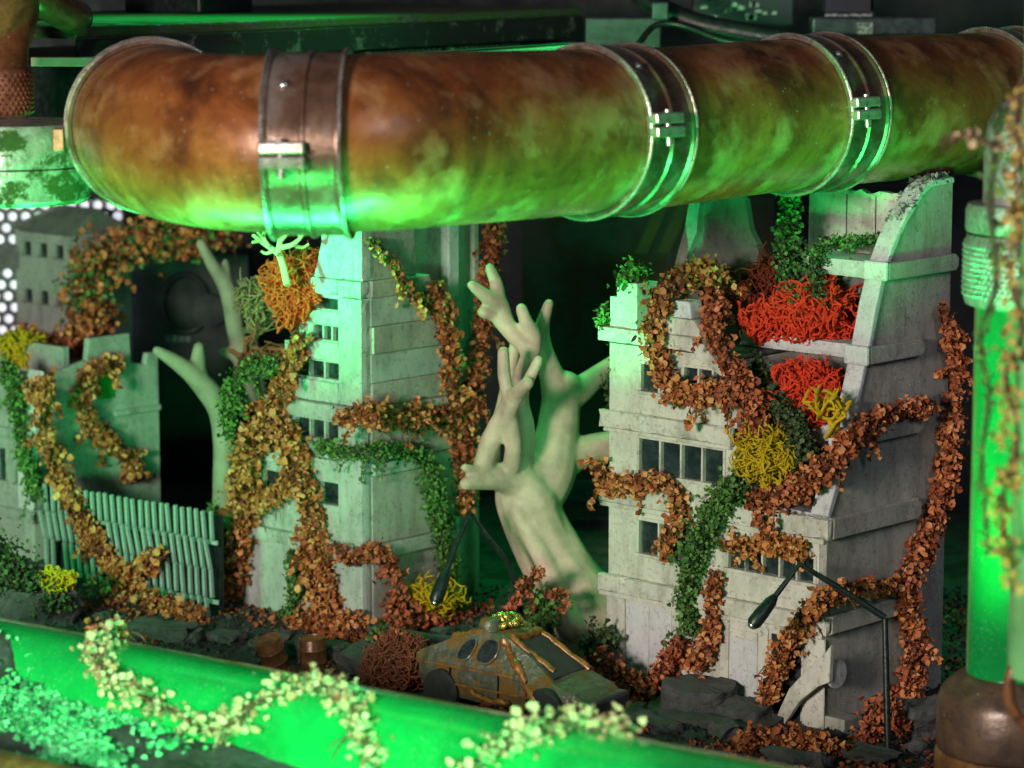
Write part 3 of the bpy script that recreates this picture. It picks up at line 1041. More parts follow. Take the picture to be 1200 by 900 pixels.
def worn_box(x0, x1, y0, y1, z0, z1, amp=0.010, chip=0.035):
    """box with softened, wavering and chipped edges"""
    x0, x1 = sorted((x0, x1)); y0, y1 = sorted((y0, y1)); z0, z1 = sorted((z0, z1))
    n = [max(2, min(60, int((b - a) / 0.055))) for a, b in ((x0, x1), (y0, y1), (z0, z1))]
    n[1] = min(n[1], 14); n[2] = min(n[2], 24)
    m = MB(); ids = {}
    def vid(i, j, k):
        if (i, j, k) not in ids:
            p = Vector((x0 + (x1 - x0) * i / n[0], y0 + (y1 - y0) * j / n[1], z0 + (z1 - z0) * k / n[2]))
            e = (i in (0, n[0])) + (j in (0, n[1])) + (k in (0, n[2]))
            q = p + mnoise.noise_vector(p * 5.0) * amp * 0.6 + mnoise.noise_vector(p * 17.0) * amp * 0.5
            if e >= 2:
                c = Vector(((x0 + x1) / 2, (y0 + y1) / 2, (z0 + z1) / 2))
                d = Vector((c.x - p.x if i in (0, n[0]) else 0, c.y - p.y if j in (0, n[1]) else 0, c.z - p.z if k in (0, n[2]) else 0)).normalized()
                f = mnoise.noise(p * 7.3 + Vector((4, 1, 9)))
                q += d * (0.012 + max(0.0, f - 0.22) * chip * 2.2)
            ids[i, j, k] = len(m.v); m.v.append(tuple(q))
        return ids[i, j, k]
    for a, b, c in ((0, 1, 2), (1, 2, 0), (2, 0, 1)):
        for s in (0, 1):
            for i in range(n[a]):
                for j in range(n[b]):
                    t = [0, 0, 0]; qd = []
                    for di, dj in ((0, 0), (1, 0), (1, 1), (0, 1)):
                        t[a] = i + di; t[b] = j + dj; t[c] = n[c] * s
                        qd.append(vid(*t))
                    m.f.append(tuple(qd if s else qd[::-1]))
    return m


def ledge(parent, name, mat, u0, u1, v0, v1, z0, z1, bev=0.018):
    return worn_box(-u0, -u1, v0, v1, z0, z1).build(name, M[mat], parent)


def building(name, label, fr, group='model buildings in the diorama'):
    return tag(empty(name, fr.o, -R_(fr.phi)), label, 'building', group)


# ---- right building
RB = building('ruined_building', 'large pale ruined model building at right with planted terraces and a grey side wall', FR)
def rw(us, zs, holes, mat='plaster', v0=0.0, v1=0.12, name='wall'):
    return MB().wall(us, zs, v0, v1, holes).build(name, M[mat], RB)
rw((0.101, 3.35), (-0.15, 1.13), [])
rw((0.101, 3.35), (1.33, 2.26), [(1.90, 2.86, 1.66, 2.08), (0.17, 1.45, 1.69, 1.99)])
rw((1.35, 3.35), (2.49, 3.19), [(1.54, 2.86, 2.68, 3.10)])
rw((1.35, 3.35), (3.39, 4.22), [(2.56, 2.84, 3.68, 4.02), (1.50, 2.16, 3.80, 4.05)])
window(RB, 1.90, 2.86, 1.66, 2.08, 0, 3, 'plaster', seed=1)
window(RB, 0.17, 1.45, 1.69, 1.99, 0, 5, 'plaster', seed=2)
window(RB, 1.54, 2.86, 2.68, 3.10, 0, 4, 'plaster', seed=3)
window(RB, 2.56, 2.84, 3.68, 4.02, 0, 1, 'plaster', seed=4)
window(RB, 1.50, 2.16, 3.80, 4.05, 0, 3, 'plaster', seed=5)
prof = [(0.0, -0.15), (0.0, 2.5), (0.14, 2.70), (0.48, 3.58), (0.76, 4.38), (1.08, 5.35), (1.45, 5.86), (1.78, 6.16), (1.95, 6.23), (2.4, 6.25), (2.4, -0.15)]
MB().prism(prof, 'x', -0.10, 0.0).build('side_wall', M['side'], RB, bev=0.012)
path = [(0.02, 2.50), (0.13, 2.70), (0.30, 3.10), (0.47, 3.58), (0.60, 3.95), (0.75, 4.38), (0.92, 4.90), (1.07, 5.35), (1.25, 5.62), (1.44, 5.86), (1.77, 6.16), (1.95, 6.24), (2.4, 6.26)]
rnd = random.Random(8)
front = []
back = []
for i, (a, b) in enumerate(path):
    p0 = path[max(0, i - 1)]; p1 = path[min(len(path) - 1, i + 1)]
    d = Vector((p1[0] - p0[0], p1[1] - p0[1])).normalized()
    nrm = Vector((-d.y, d.x))
    k = 0.055 + rnd.uniform(-0.012, 0.02)
    front.append((a + nrm.x * k, b + nrm.y * k))
    back.append((a - nrm.x * 0.03, b - nrm.y * 0.03))
MB().prism(front + back[::-1], 'x', -0.23, 0.022).build('raked_coping', M['slab'], RB, bev=0.02)
MB().ub(3.25, 3.348, 0.121, 2.4, -0.15, 4.2).build('wall', M['side'], RB)
MB().ub(0.101, 3.249, 2.3, 2.4, -0.15, 4.2).build('wall', M['side'], RB)
MB().ub(1.352, 1.45, 0.121, 1.75, 2.5, 4.2).build('wall', M['plaster'], RB)
MB().ub(1.351, 3.349, 0.0, 2.29, 4.221, 4.25).build('roof_deck', M['concrete'], RB)
# string courses that wrap the corner
for nm, z0, z1, uL, vS in (('lower', 1.12, 1.34, 3.45, 1.8), ('middle', 2.25, 2.50, 3.45, 1.76)):
    ledge(RB, 'ledge', 'plaster', -0.10, uL, -0.10, -0.001, z0, z1)
    poly = [(-0.10 + 0.0, z0)]
    MB().prism([(0.003, z0), (vS - 0.07, z0), (vS, z0 + 0.05), (vS, z1 - 0.05), (vS - 0.07, z1), (0.003, z1)], 'x', 0.001, 0.10).build('ledge', M['side'], RB, bev=0.015)
    MB().ub(0.0, 3.45, -0.07, -0.002, z0 - 0.06, z0 - 0.002).build('moulding', M['plaster'], RB, bev=0.01)
ledge(RB, 'ledge', 'plaster', 1.36, 3.45, -0.10, -0.001, 3.18, 3.40)
MB().ub(1.40, 3.40, -0.06, -0.002, 3.13, 3.178).build('moulding', M['plaster'], RB, bev=0.01)
ledge(RB, 'parapet', 'plaster', 1.94, 3.46, -0.11, 0.25, 4.253, 4.43)
# swept end of the parapet
sw = [(-1.938, 4.43)]
for i in range(1, 9):
    t = i / 8
    sw.append((-1.938 + 0.56 * t, 4.43 - 0.40 * (3 * t * t - 2 * t ** 3)))
sw += [(-1.36, 3.99), (-1.55, 4.02), (-1.75, 4.13), (-1.938, 4.2)]
MB().prism(sw, 'y', -0.105, 0.24).build('swept_parapet_end', M['plaster'], RB, bev=0.015)
MB().prism([(-2.42, 4.432), (-1.84, 4.432), (-1.88, 4.50), (-1.98, 4.63), (-2.42, 4.63)], 'y', -0.06, 0.3).build('parapet_step', M['plaster'], RB, bev=0.015)
MB().prism([(-2.34, 4.632), (-2.04, 4.632), (-2.08, 4.84), (-2.30, 4.84)], 'y', -0.03, 0.22).build('parapet_block', M['slab'], RB, bev=0.02)
MB().wall((2.88, 3.30), (4.432, 4.98), -0.04, 0.34, [(3.20, 3.31, 4.80, 4.99)]).build('chimney', M['plaster'], RB)
# terraces
MB().ub(0.101, 1.349, 0.122, 1.75, 2.43, 2.497).build('terrace_floor', M['slab'], RB)
ledge(RB, 'terrace_slab', 'slab', 0.102, 1.349, 0.42, 1.2, 3.30, 3.50)
ledge(RB, 'terrace_slab', 'slab', 0.102, 1.92, 0.72, 1.74, 4.262, 4.43)
ledge(RB, 'terrace_slab', 'slab', 0.102, 1.32, 1.02, 1.9, 5.18, 5.38)
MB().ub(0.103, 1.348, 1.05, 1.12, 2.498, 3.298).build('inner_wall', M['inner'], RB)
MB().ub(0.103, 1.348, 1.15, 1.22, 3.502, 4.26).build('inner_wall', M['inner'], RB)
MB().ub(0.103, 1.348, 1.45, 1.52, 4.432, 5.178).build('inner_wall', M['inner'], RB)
for z0, v0, v1 in ((3.30, 0.36, 1.75), (4.23, 0.64, 1.74), (5.19, 0.98, 2.41)):
    z1 = z0 + 0.2
    MB().prism([(v0, z0), (v1 - 0.06, z0), (v1, z0 + 0.05), (v1, z1 - 0.05), (v1 - 0.06, z1), (v0, z1)], 'x', 0.024, 0.11).build('ledge', M['side'], RB, bev=0.015)
    MB().box(-0.232, 0.115, v0 - 0.075, v0 - 0.004, z0 - 0.01, z1 + 0.02).build('ledge_end', M['slab'], RB, bev=0.03)
# ragged top wall
def ragged(x0, x1, z0, z1, n, amp, seed):
    r = random.Random(seed)
    pts = [(x0, z0), (x1, z0)]
    for i in range(n + 1):
        pts.append((x1 + (x0 - x1) * i / n, z1 + r.uniform(-amp, amp)))
    return pts
MB().prism(ragged(-1.62, -0.24, 5.382, 6.13, 16, 0.03, 3), 'y', 1.70, 1.80).build('upper_wall', M['plaster'], RB)
for x in (-0.62, -1.05):
    MB().box(x - 0.006, x + 0.006, 1.694, 1.6999, 5.4, 6.08).build('panel_joint', M['void'], RB)
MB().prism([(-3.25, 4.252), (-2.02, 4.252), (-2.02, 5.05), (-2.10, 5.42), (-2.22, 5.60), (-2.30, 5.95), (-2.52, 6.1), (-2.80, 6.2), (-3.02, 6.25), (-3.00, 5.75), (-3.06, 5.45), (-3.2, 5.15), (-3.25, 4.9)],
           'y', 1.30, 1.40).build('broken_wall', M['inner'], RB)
MB().prism([(-3.32, 4.252), (-3.24, 4.252), (-3.22, 4.9), (-3.10, 5.25), (-2.97, 5.5), (-2.92, 5.9), (-2.90, 6.3), (-3.08, 6.3), (-3.10, 5.85), (-3.16, 5.55), (-3.28, 5.2), (-3.36, 4.9)],
           'y', 1.18, 1.42).build('buttress', M['side'], RB, bev=0.01)
MB().box(-2.06, -1.98, 1.24, 1.30, 4.26, 5.3).build('drain_pipe', M['rust_dark'], RB, bev=0.02)
MB().prism([(0.92, 4.432), (1.16, 4.432), (1.38, 5.3), (1.26, 5.34)], 'x', -1.50, -1.36).build('raked_strut', M['slab'], RB, bev=0.015)
# crumbled crown on the top corner
rng = np.random.default_rng(4); cc = []
for i in range(420):
    v = rng.uniform(1.35, 2.38); z = 6.27 if v > 1.95 else 6.18 + (v - 1.78) * 0.4
    if v < 1.78: z = 5.90 + (v - 1.45) * 0.85
    cc.append((rng.uniform(-0.24, 0.02), v, z + abs(rng.normal()) * 0.03))
cr = link('crumbled_crown', leaves_mesh('crumbled_crown', cc, 0.035, M['grit_pale'], rng, (0, 0, 1), 0.3, k=5), RB)
cr['kind'] = 'stuff'
# ground floor pilasters, panels and door
for u0, u1, pr in ((3.06, 3.36, 0.035), (2.16, 2.30, 0.03), (1.42, 1.56, 0.03), (0.82, 0.97, 0.03), (-0.02, 0.30, 0.035)):
    worn_box(-u0, -u1, -pr, -0.002, -0.1, 1.058, .004, .015).build('pilaster', M['plaster'], RB)
MB().ub(2.32, 2.66, -0.012, -0.002, 0.05, 1.02).build('door_panel', M['slab'], RB, bev=0.006)
MB().ub(2.68, 3.03, -0.012, -0.002, 0.05, 1.02).build('door_panel', M['slab'], RB, bev=0.006)
MB().ub(0.99, 1.40, -0.025, -0.002, 0.86, 0.96).build('lintel', M['plaster'], RB, bev=0.008)
MB().ub(0.99, 1.40, -0.012, -0.002, 0.0, 0.85).build('door_panel', M['slab'], RB, bev=0.006)
MB().ub(0.34, 0.78, -0.014, -0.002, 0.0, 1.0).build('shutter_panel', M['gunmetal'], RB, bev=0.006)
MB().ub(3.12, 3.34, -0.16, -0.037, -0.1, 0.27).build('corner_stone', M['plaster'], RB, bev=0.04)
# base of the side
MB().prism([(0.0, -0.1), (0.55, -0.1), (0.35, 0.12), (0.0, 0.14)], 'x', 0.001, 0.30).build('plinth', M['side'], RB, bev=0.015)

# fallen slab against the corner
fs = tag(empty('fallen_slab', FR.P(0.55, -0.12, 0.02), -R_(43)), 'broken pale slab leaning across the corner of the right building', 'slab')
q = MB().prism([(0.0, -0.05), (0.10, -0.08), (0.36, 0.30), (0.62, 0.52), (0.78, 0.60), (0.80, 1.05), (0.70, 0.92), (0.46, 0.70), (0.20, 0.42), (0.06, 0.14)], 'y', -0.10, -0.02).build('face', M['plaster'], fs, bev=0.012)
q = MB().lathe([(0.0, -0.03), (0.15, -0.03), (0.17, -0.02), (0.17, 0.02), (0.0, 0.03)], 28).build('disc', M['slab'], fs, smooth=True)
q.rotation_euler = (0, R_(90), 0); q.location = (0.74, 0.10, 0.66)

# ---- middle building
MBd = building('raked_tower', 'tapering grey green model tower in the middle half hidden by brown vines', FM)
tiers = [(-0.2, 0.905, 2.36, 0.0, []), (1.095, 1.995, 2.05, 0.02, [(0.50, 0.84, 1.55, 1.85), (1.52, 1.96, 1.50, 1.86)]), (2.165, 2.665, 1.62, 0.03, [(0.50, 1.34, 2.40, 2.645)]),
         (2.895, 3.63, 1.52, 0.05, [(0.50, 1.37, 3.20, 3.42)]), (3.635, 3.995, 1.26, 0.07, [(0.50, 1.0, 3.70, 3.89)]), (4.0, 4.30, 1.08, 0.09, [(0.52, 0.96, 4.10, 4.25)])]
for k, (z0, z1, U1, v0, holes) in enumerate(tiers):
    MB().wall((0.452, U1), (z0, z1), v0, v0 + 0.12, holes).build('wall', M['plaster_mid'], MBd)
    for j, h in enumerate(holes):
        window(MBd, h[0], h[1], h[2], h[3], v0 + 0.03, {0: 1, 1: 1}.get(0, 1) if h[1] - h[0] < 0.5 else 3, 'plaster_mid', fw=0.012, seed=20 + k * 3 + j)
for z0, z1, U1, v0 in ((0.907, 1.093, 2.24, -0.07), (1.997, 2.163, 2.10, -0.05), (2.667, 2.893, 1.80, -0.09), (4.302, 4.52, 1.06, -0.02)):
    ledge(MBd, 'ledge', 'plaster_mid', 0.44, U1, v0, 0.14, z0, z1)
for z0, z1, U1, v0 in ((2.897, 3.17, 1.56, -0.01), (3.44, 3.69, 1.30, 0.01), (3.90, 4.09, 1.10, 0.03)):
    ledge(MBd, 'spandrel', 'plaster_mid', 0.455, U1, v0, v0 + 0.05, z0, z1, 0.02)
MB().prism([(-0.446, 4.522), (-0.92, 4.522), (-0.78, 4.95), (-0.72, 5.7), (-0.446, 5.7)], 'y', 0.02, 0.2).build('upper_wall', M['plaster_mid'], MBd, bev=0.012)
worn_box(0.0, -0.445, -0.035, 0.14, -0.2, 2.66, .006, .03).build('pilaster', M['plaster_mid'], MBd)
worn_box(0.0, -0.445, -0.10, 0.14, 2.662, 2.895, .006, .03).build('pilaster', M['plaster_mid'], MBd)
worn_box(0.0, -0.445, -0.02, 0.14, 2.897, 4.30, .006, .03).build('pilaster', M['plaster_mid'], MBd)
worn_box(0.0, -0.445, -0.03, 0.14, 4.302, 4.52, .006, .03).build('pilaster', M['plaster_mid'], MBd)
worn_box(0.0, -0.444, 0.0, 0.2, 4.522, 5.7, .006, .03).build('pilaster', M['plaster_mid'], MBd)
MB().prism([(-0.46, -0.2), (-2.30, -0.2), (-1.98, 1.2), (-1.52, 2.4), (-1.40, 3.2), (-0.95, 4.2), (-0.65, 5.6), (-0.46, 5.6)], 'y', 0.22, 2.3).build('core', M['void'], MBd)
sides = [(-0.2, 0.905, 1.74, 0.0, 'side'), (0.907, 1.093, 1.72, 0.07, 'plaster_mid'), (1.095, 1.995, 1.70, 0.0, 'side'), (1.997, 2.163, 1.74, 0.05, 'plaster_mid'), (2.165, 2.66, 1.68, 0.0, 'side'),
         (2.662, 2.895, 1.70, 0.09, 'plaster_mid'), (2.897, 3.20, 1.66, 0.02, 'side'), (3.202, 3.58, 1.60, 0.0, 'plaster_mid'), (3.582, 3.93, 1.54, 0.05, 'side'), (3.932, 4.30, 1.40, 0.0, 'plaster_mid'), (4.302, 4.52, 1.25, 0.03, 'side'), (4.522, 5.7, 1.0, -0.02, 'side')]
for z0, z1, V, pr, mt in sides:
    MB().prism([(0.142, z0), (V, z0), (V - (0.06 if z0 > 2.2 else 0), z1), (0.142, z1)], 'x', -0.36, pr).build('side_course', M[mt], MBd, bev=0.016)
MB().ub(0.37, 0.44, 0.3, 2.42, -0.2, 5.8).build('rear_wall', M['side'], MBd)
MB().ub(0.20, 0.369, 1.78, 1.98, -0.2, 5.8).build('rear_column', M['slab'], MBd, bev=0.02)
MB().ub(0.28, 0.369, 2.34, 2.44, -0.2, 5.8).build('rear_column', M['side'], MBd, bev=0.02)

# ---- left building
LB = building('left_building', 'dull green grey model building at the left edge with vines over its raked side', FL)
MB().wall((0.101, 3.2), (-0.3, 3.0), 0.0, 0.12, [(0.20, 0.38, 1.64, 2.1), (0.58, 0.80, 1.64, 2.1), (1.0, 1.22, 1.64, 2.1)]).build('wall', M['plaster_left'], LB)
for i, (a, b) in enumerate(((0.20, 0.38), (0.58, 0.80), (1.0, 1.22))):
    window(LB, a, b, 1.64, 2.1, 0, 1, 'plaster_left', 0.02, seed=50 + i)
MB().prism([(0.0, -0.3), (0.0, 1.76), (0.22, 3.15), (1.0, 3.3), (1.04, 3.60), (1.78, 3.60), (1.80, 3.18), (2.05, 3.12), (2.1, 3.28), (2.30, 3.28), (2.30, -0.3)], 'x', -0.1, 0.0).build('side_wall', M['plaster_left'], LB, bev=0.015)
MB().prism([(-0.04, 1.3), (0.02, 1.3), (0.06, 1.9), (0.27, 3.13), (0.22, 3.24), (0.10, 3.1), (-0.03, 1.9)], 'x', -0.3, 0.03).build('raked_coping', M['slab'], LB, bev=0.02)
for z0, z1 in ((1.12, 1.28), (2.25, 2.42)):
    ledge(LB, 'ledge', 'plaster_left', -0.05, 3.2, -0.07, -0.002, z0, z1)
MB().box(0.001, 0.06, 1.45, 2.29, 2.44, 2.52).build('ledge', M['plaster_left'], LB, bev=0.012)
MB().box(0.001, 0.03, 1.20, 1.46, 2.72, 3.06).build('signal_plate', NT('green_plate').set(Base_Color=(0.01, 0.20, 0.02), Roughness=0.6), LB, bev=0.008)
MB().ub(0.11, 3.0, 0.3, 2.2, 2.9, 3.02).build('roof_deck', M['roof'], LB)
MB().ub(0.4, 3.0, 0.9, 1.0, 3.022, 3.45).build('parapet', M['plaster_left'], LB)

# ---- small far house
FH = Frame(W(84, 408, 44.6), 43)
HB = building('small_house', 'small pale green house with square windows in the far left corner', FH)
hl = [(u, u + 0.24, z, z + 0.22) for z in (0.62, 1.36) for u in (0.12, 0.52, 0.92)]
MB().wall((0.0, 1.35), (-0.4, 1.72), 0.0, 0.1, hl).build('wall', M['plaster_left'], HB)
for i, h in enumerate(hl):
    window(HB, *h, 0, 1, 'plaster_left', 0.02, seed=70 + i)
MB().ub(0.0, 0.1, 0.101, 1.2, -0.4, 1.75).build('wall', M['plaster_left'], HB)
MB().prism([(-0.05, 1.74), (0.55, 2.12), (1.25, 1.74)], 'x', -1.40, 0.05).build('roof', M['roof'], HB, bev=0.015)

# ------------------------------------------------------------------ ribbed fence
FFo = W(252, 720, 38.2); FF = Frame(FFo, 38)
fn = tag(empty('ribbed_fence', FFo, -R_(38)), 'green grey fence of short ribbed slats between the left building and the tower', 'fence')
MB().ub(0, 3.3, 0.14, 0.18, -0.3, 1.30).build('backing', M['dark'], fn)
sm = MB().prism([(-0.030, 0.02), (-0.024, -0.025), (-0.004, -0.03), (0.014, -0.02), (0.018, 0.02)], 'z', 0, 0.40).mesh('slat', M['slat'])
rnd = random.Random(2)
for r in range(4):
    for c in range(25):
        if (r, c) in ((1, 15), (2, 15), (2, 16), (0, 4), (1, 22)): continue
        o = link('slat', sm, fn)
        o.location = (-0.06 - c * 0.131 + (0.035 if r % 2 else 0), 0.0 - 0.03 * (3 - r) * 0.3, -0.16 + r * 0.385 + (rnd.uniform(-0.012, 0.012) if r == 3 else 0))
        o.rotation_euler = (R_(7 + rnd.uniform(-2, 2)), R_(rnd.uniform(-1.5, 1.5) + (4 if r % 2 else -4)), 0)
for zz in (0.12, 0.92):
    MB().ub(-0.02, 3.3, 0.035, 0.075, zz, zz + 0.06).build('rail', M['slat'], fn, bev=0.01)

# ------------------------------------------------------------------ dead trees of modelling clay
def limb(mb, pts, seg=14):
    """pts: (x, y, depth, radius in view pixels)"""
    P = [W(p[0], p[1], p[2]) for p in pts]
    line = catmull(P, 6)
    rad = catmull([Vector(((p[3] * 0.96 + 1.6) * p[2] / FPX, 0, 0)) for p in pts], 6)
    rr = [max(0.012, r.x) for r in rad]
    a, b = line[0], line[-1]
    ta_ = (line[0] - line[1]).normalized(); tb_ = (line[-1] - line[-2]).normalized()
    pre = [(a + ta_ * rr[0] * k, rr[0] * q) for k, q in ((0.95, 0.2), (0.8, 0.58), (0.5, 0.86))]
    post = [(b + tb_ * rr[-1] * k, rr[-1] * q) for k, q in ((0.5, 0.86), (0.8, 0.58), (0.95, 0.2))]
    mb.append(([p for p, _ in pre] + list(line) + [p for p, _ in post], [q for _, q in pre] + rr + [q for _, q in post]))


def tree(name, label, groups, mat, vox=0.026):
    base = W(*groups[0][1][0][0][:3])
    root = tag(empty(name, base), label, 'tree', 'bare clay trees')
    for nm, limbs in groups:
        m = MB()
        for pts in limbs:
            q = []
            limb(q, pts)
            m.tube([p - base for p in q[0][0]], q[0][1], 14)
        o = m.build(nm, M[mat], root, smooth=True)
        r = o.modifiers.new('remesh', 'REMESH'); r.mode = 'VOXEL'; r.voxel_size = vox; r.use_smooth_shade = True
        s = o.modifiers.new('smooth', 'SMOOTH'); s.iterations = 10; s.factor = 0.5
    return root


tree('dead_tree', 'bare beige clay tree with antler like branches leaning between tower and right building', [
    ('trunk', [[(706, 768, 36.9, 66), (692, 735, 36.9, 52), (672, 695, 36.9, 44), (644, 650, 36.9, 39), (622, 605, 36.8, 36), (614, 575, 36.8, 34), (628, 552, 36.9, 26), (640, 535, 37.0, 18)],
               [(622, 590, 36.9, 34), (642, 552, 37.0, 34), (652, 515, 37.1, 26), (657, 478, 37.2, 23), (662, 455, 37.2, 21)],
               [(655, 472, 37.2, 20), (648, 445, 37.1, 15), (637, 412, 37.0, 11), (635, 385, 37.0, 8), (643, 356, 36.9, 5)],
               [(658, 468, 37.2, 20), (678, 458, 37.3, 16), (698, 442, 37.4, 12), (722, 424, 37.5, 9)],
               [(632, 562, 37.0, 28), (662, 540, 37.1, 21), (692, 526, 37.2, 17), (728, 520, 37.3, 16)],
               [(708, 715, 36.7, 18), (684, 668, 36.8, 15), (656, 618, 36.8, 13), (640, 585, 36.9, 12)],
               [(668, 735, 36.4, 15), (652, 690, 36.5, 13), (628, 640, 36.5, 11), (606, 600, 36.5, 9)],
               [(628, 590, 36.7, 26), (608, 566, 36.6, 23), (588, 559, 36.4, 17), (566, 562, 36.2, 12), (546, 567, 36.0, 7)],
               [(578, 557, 36.3, 10), (558, 552, 36.1, 6), (544, 548, 36.0, 4)],
               [(562, 560, 36.2, 11), (570, 532, 36.2, 11), (580, 506, 36.1, 11), (590, 484, 36.0, 9), (595, 466, 35.9, 7), (591, 440, 35.9, 7), (590, 412, 35.8, 6)],
               [(592, 495, 36.0, 9), (602, 472, 35.8, 7.5), (616, 452, 35.7, 6.5), (631, 422, 35.6, 5)],
               [(598, 472, 35.9, 9), (606, 460, 35.7, 8), (618, 449, 35.5, 7)],
               [(600, 545, 36.3, 10), (602, 520, 36.1, 9), (600, 500, 36.0, 8), (596, 480, 35.9, 7)],
               [(604, 560, 36.6, 18), (613, 525, 36.6, 13), (615, 500, 36.6, 11), (610, 470, 36.6, 9), (613, 440, 36.6, 10), (623, 412, 36.6, 10), (625, 393, 36.6, 8), (617, 378, 36.5, 7), (611, 362, 36.5, 6)],
               [(622, 410, 36.6, 10), (608, 398, 36.6, 10), (592, 380, 36.6, 10), (580, 369, 36.6, 8), (566, 366, 36.5, 6)],
               [(594, 382, 36.6, 9), (588, 362, 36.6, 9), (583, 350, 36.6, 9), (582, 334, 36.6, 7), (574, 314, 36.6, 5)],
               [(586, 358, 36.6, 10), (572, 349, 36.5, 8), (553, 334, 36.4, 5)],
               [(572, 556, 36.9, 16), (574, 520, 36.9, 12), (588, 490, 36.9, 10), (597, 440, 36.9, 7), (606, 395, 36.9, 6)]]),
], 'clay')

tree('dead_tree', 'pale bare forked tree standing before the dark module left of the tower', [
    ('trunk', [[(262, 612, 40.2, 13), (262, 560, 40.2, 12), (263, 515, 40.2, 13), (258, 480, 40.2, 14), (242, 456, 40.1, 13), (222, 436, 40.0, 10), (203, 422, 39.9, 8), (184, 411, 39.8, 5)],
               [(238, 454, 40.1, 11), (232, 435, 40.1, 10), (233, 407, 40.1, 6)],
               [(262, 500, 40.2, 9), (270, 475, 40.3, 8), (264, 455, 40.3, 4)]])], 'clay_far', 0.03)
tree('dead_tree', 'grey bare tree with a broken pointed top behind the brown vines of the tower', [
    ('trunk', [[(292, 470, 41.0, 11), (284, 420, 41.0, 10), (276, 385, 41.0, 10), (270, 350, 41.0, 10), (262, 330, 41.0, 9), (250, 312, 40.9, 7), (235, 285, 40.8, 5)],
               [(264, 335, 41, 8), (266, 318, 41, 4), (264, 306, 41, 3)],
               [(282, 420, 41, 7), (262, 412, 41, 5)]]),
    ('branch', [[(300, 470, 41.3, 13), (293, 420, 41.3, 13), (290, 385, 41.3, 9), (288, 345, 41.3, 5), (286, 328, 41.3, 3)]])], 'clay_far', 0.03)

# ------------------------------------------------------------------ street lamps
def lamp(name, label, pts, head, seed):
    base = pts[0]
    root = tag(empty(name, base), label, 'street lamp', 'bent model street lamps')
    off = [p - base for p in pts]
    pole = MB().tube([off[0], off[0].lerp(off[1], 0.5), off[1]], [0.042, 0.040, 0.036], 10).build('pole', M['lamp'], root, smooth=True)
    MB().tube(off[1:], [0.04] + [0.036] * (len(off) - 2), 8).build('arm', M['lamp'], root, smooth=True)
    h = MB()
    d = (off[-1] - off[-2]).normalized()
    p = off[-1]
    h.tube([p - d * 0.30, p - d * 0.22, p - d * 0.04, p + d * 0.10, p + d * 0.15], [0.04, 0.07, 0.085, 0.085, 0.055], 14)
    h.build('lamp_head', M['lamp'], root, smooth=True)
    MB().tube([p + d * 0.151, p + d * 0.165], [0.05, 0.045], 12).build('lens', M['steel'], root, smooth=True)
    return root


lamp('street_lamp', 'dark bent street lamp sagging in front of the clay tree trunk', [W(612, 735, 36.0), W(606, 690, 35.9), W(596, 660, 35.8), W(570, 628, 35.7), W(551, 600, 35.6), W(532, 645, 35.4), W(514, 694, 35.2)], None, 1)
lamp('street_lamp', 'dark green angular street lamp in front of the right building corner', [W(1041, 893, 33.0), W(1037, 724, 33.0), W(985, 690, 33.0), W(937, 661, 33.0), W(912, 694, 32.9), W(890, 722, 32.8)], None, 2)

# ------------------------------------------------------------------ wrecked car
cb_ = onz(607, 838, 0.0)
car = tag(empty('wrecked_car', cb_ + Vector((0, 0, 0.03)), R_(-36)), 'rust crusted wedge shaped wrecked car with grey green paint', 'car')
st = [(-1.28, .40, .26, .56, .36, .66), (-1.10, .46, .20, .58, .38, .74), (-0.70, .49, .18, .60, .34, .90), (-0.25, .50, .18, .60, .31, 1.0), (0.10, .50, .18, .58, .31, .98), (0.42, .50, .18, .54, .34, .80), (0.85, .49, .18, .48, .40, .56), (1.15, .46, .20, .42, .42, .46), (1.30, .42, .24, .36, .38, .39)]
m = MB()
for (x, wd, zb, zs, rw_, zr) in st:
    m.v += [(x, -wd * 0.9, zb), (x, -wd, (zb + zs) / 2), (x, -wd * 0.97, zs), (x, -rw_, zr), (x, rw_, zr), (x, wd * 0.97, zs), (x, wd, (zb + zs) / 2), (x, wd * 0.9, zb)]
for i in range(len(st) - 1):
    for k in range(8):
        l = (k + 1) % 8
        m.f.append((i * 8 + k, i * 8 + l, i * 8 + 8 + l, i * 8 + 8 + k))
m.f.append(tuple(range(7, -1, -1))); m.f.append(tuple(range((len(st) - 1) * 8, len(st) * 8)))
car.scale = (0.93, 0.95, 1.0)
bodyo = m.build('body', M['car'], car, smooth=False, weld=True)
bm = bmesh.new(); bm.from_mesh(bodyo.data)
bmesh.ops.subdivide_edges(bm, edges=list(bm.edges), cuts=4, use_grid_fill=True)
for v in bm.verts:
    v.co += mnoise.noise_vector(v.co * 3.0) * 0.022 + mnoise.noise_vector(v.co * 9.0) * 0.010
bm.to_mesh(bodyo.data); bm.free()
for z0, x0, x1 in ((0.36, -1.0, 1.0), (0.57, -1.1, 0.3)):
    MB().tube([Vector((x, -0.505, z0)) for x in (x0, (x0 + x1) / 2, x1)], 0.012, 6).build('trim_strip', M['car_rust'], car, smooth=True)
for x in (-0.70, 0.06, 0.50):
    MB().box(x - 0.006, x + 0.006, -0.512, -0.47, 0.22, 0.56).build('door_seam', M['dark'], car)


def side_pt(x, t):
    """point on the near upper side of the body: t 0 shoulder .. 1 roof edge"""
    for a, b in zip(st[:-1], st[1:]):
        if a[0] <= x <= b[0]:
            q = (x - a[0]) / (b[0] - a[0])
            e = [a[i] + (b[i] - a[i]) * q for i in range(6)]
            return Vector((x, -(e[1] * .97 + (e[4] - e[1] * .97) * t), e[3] + (e[5] - e[3]) * t))


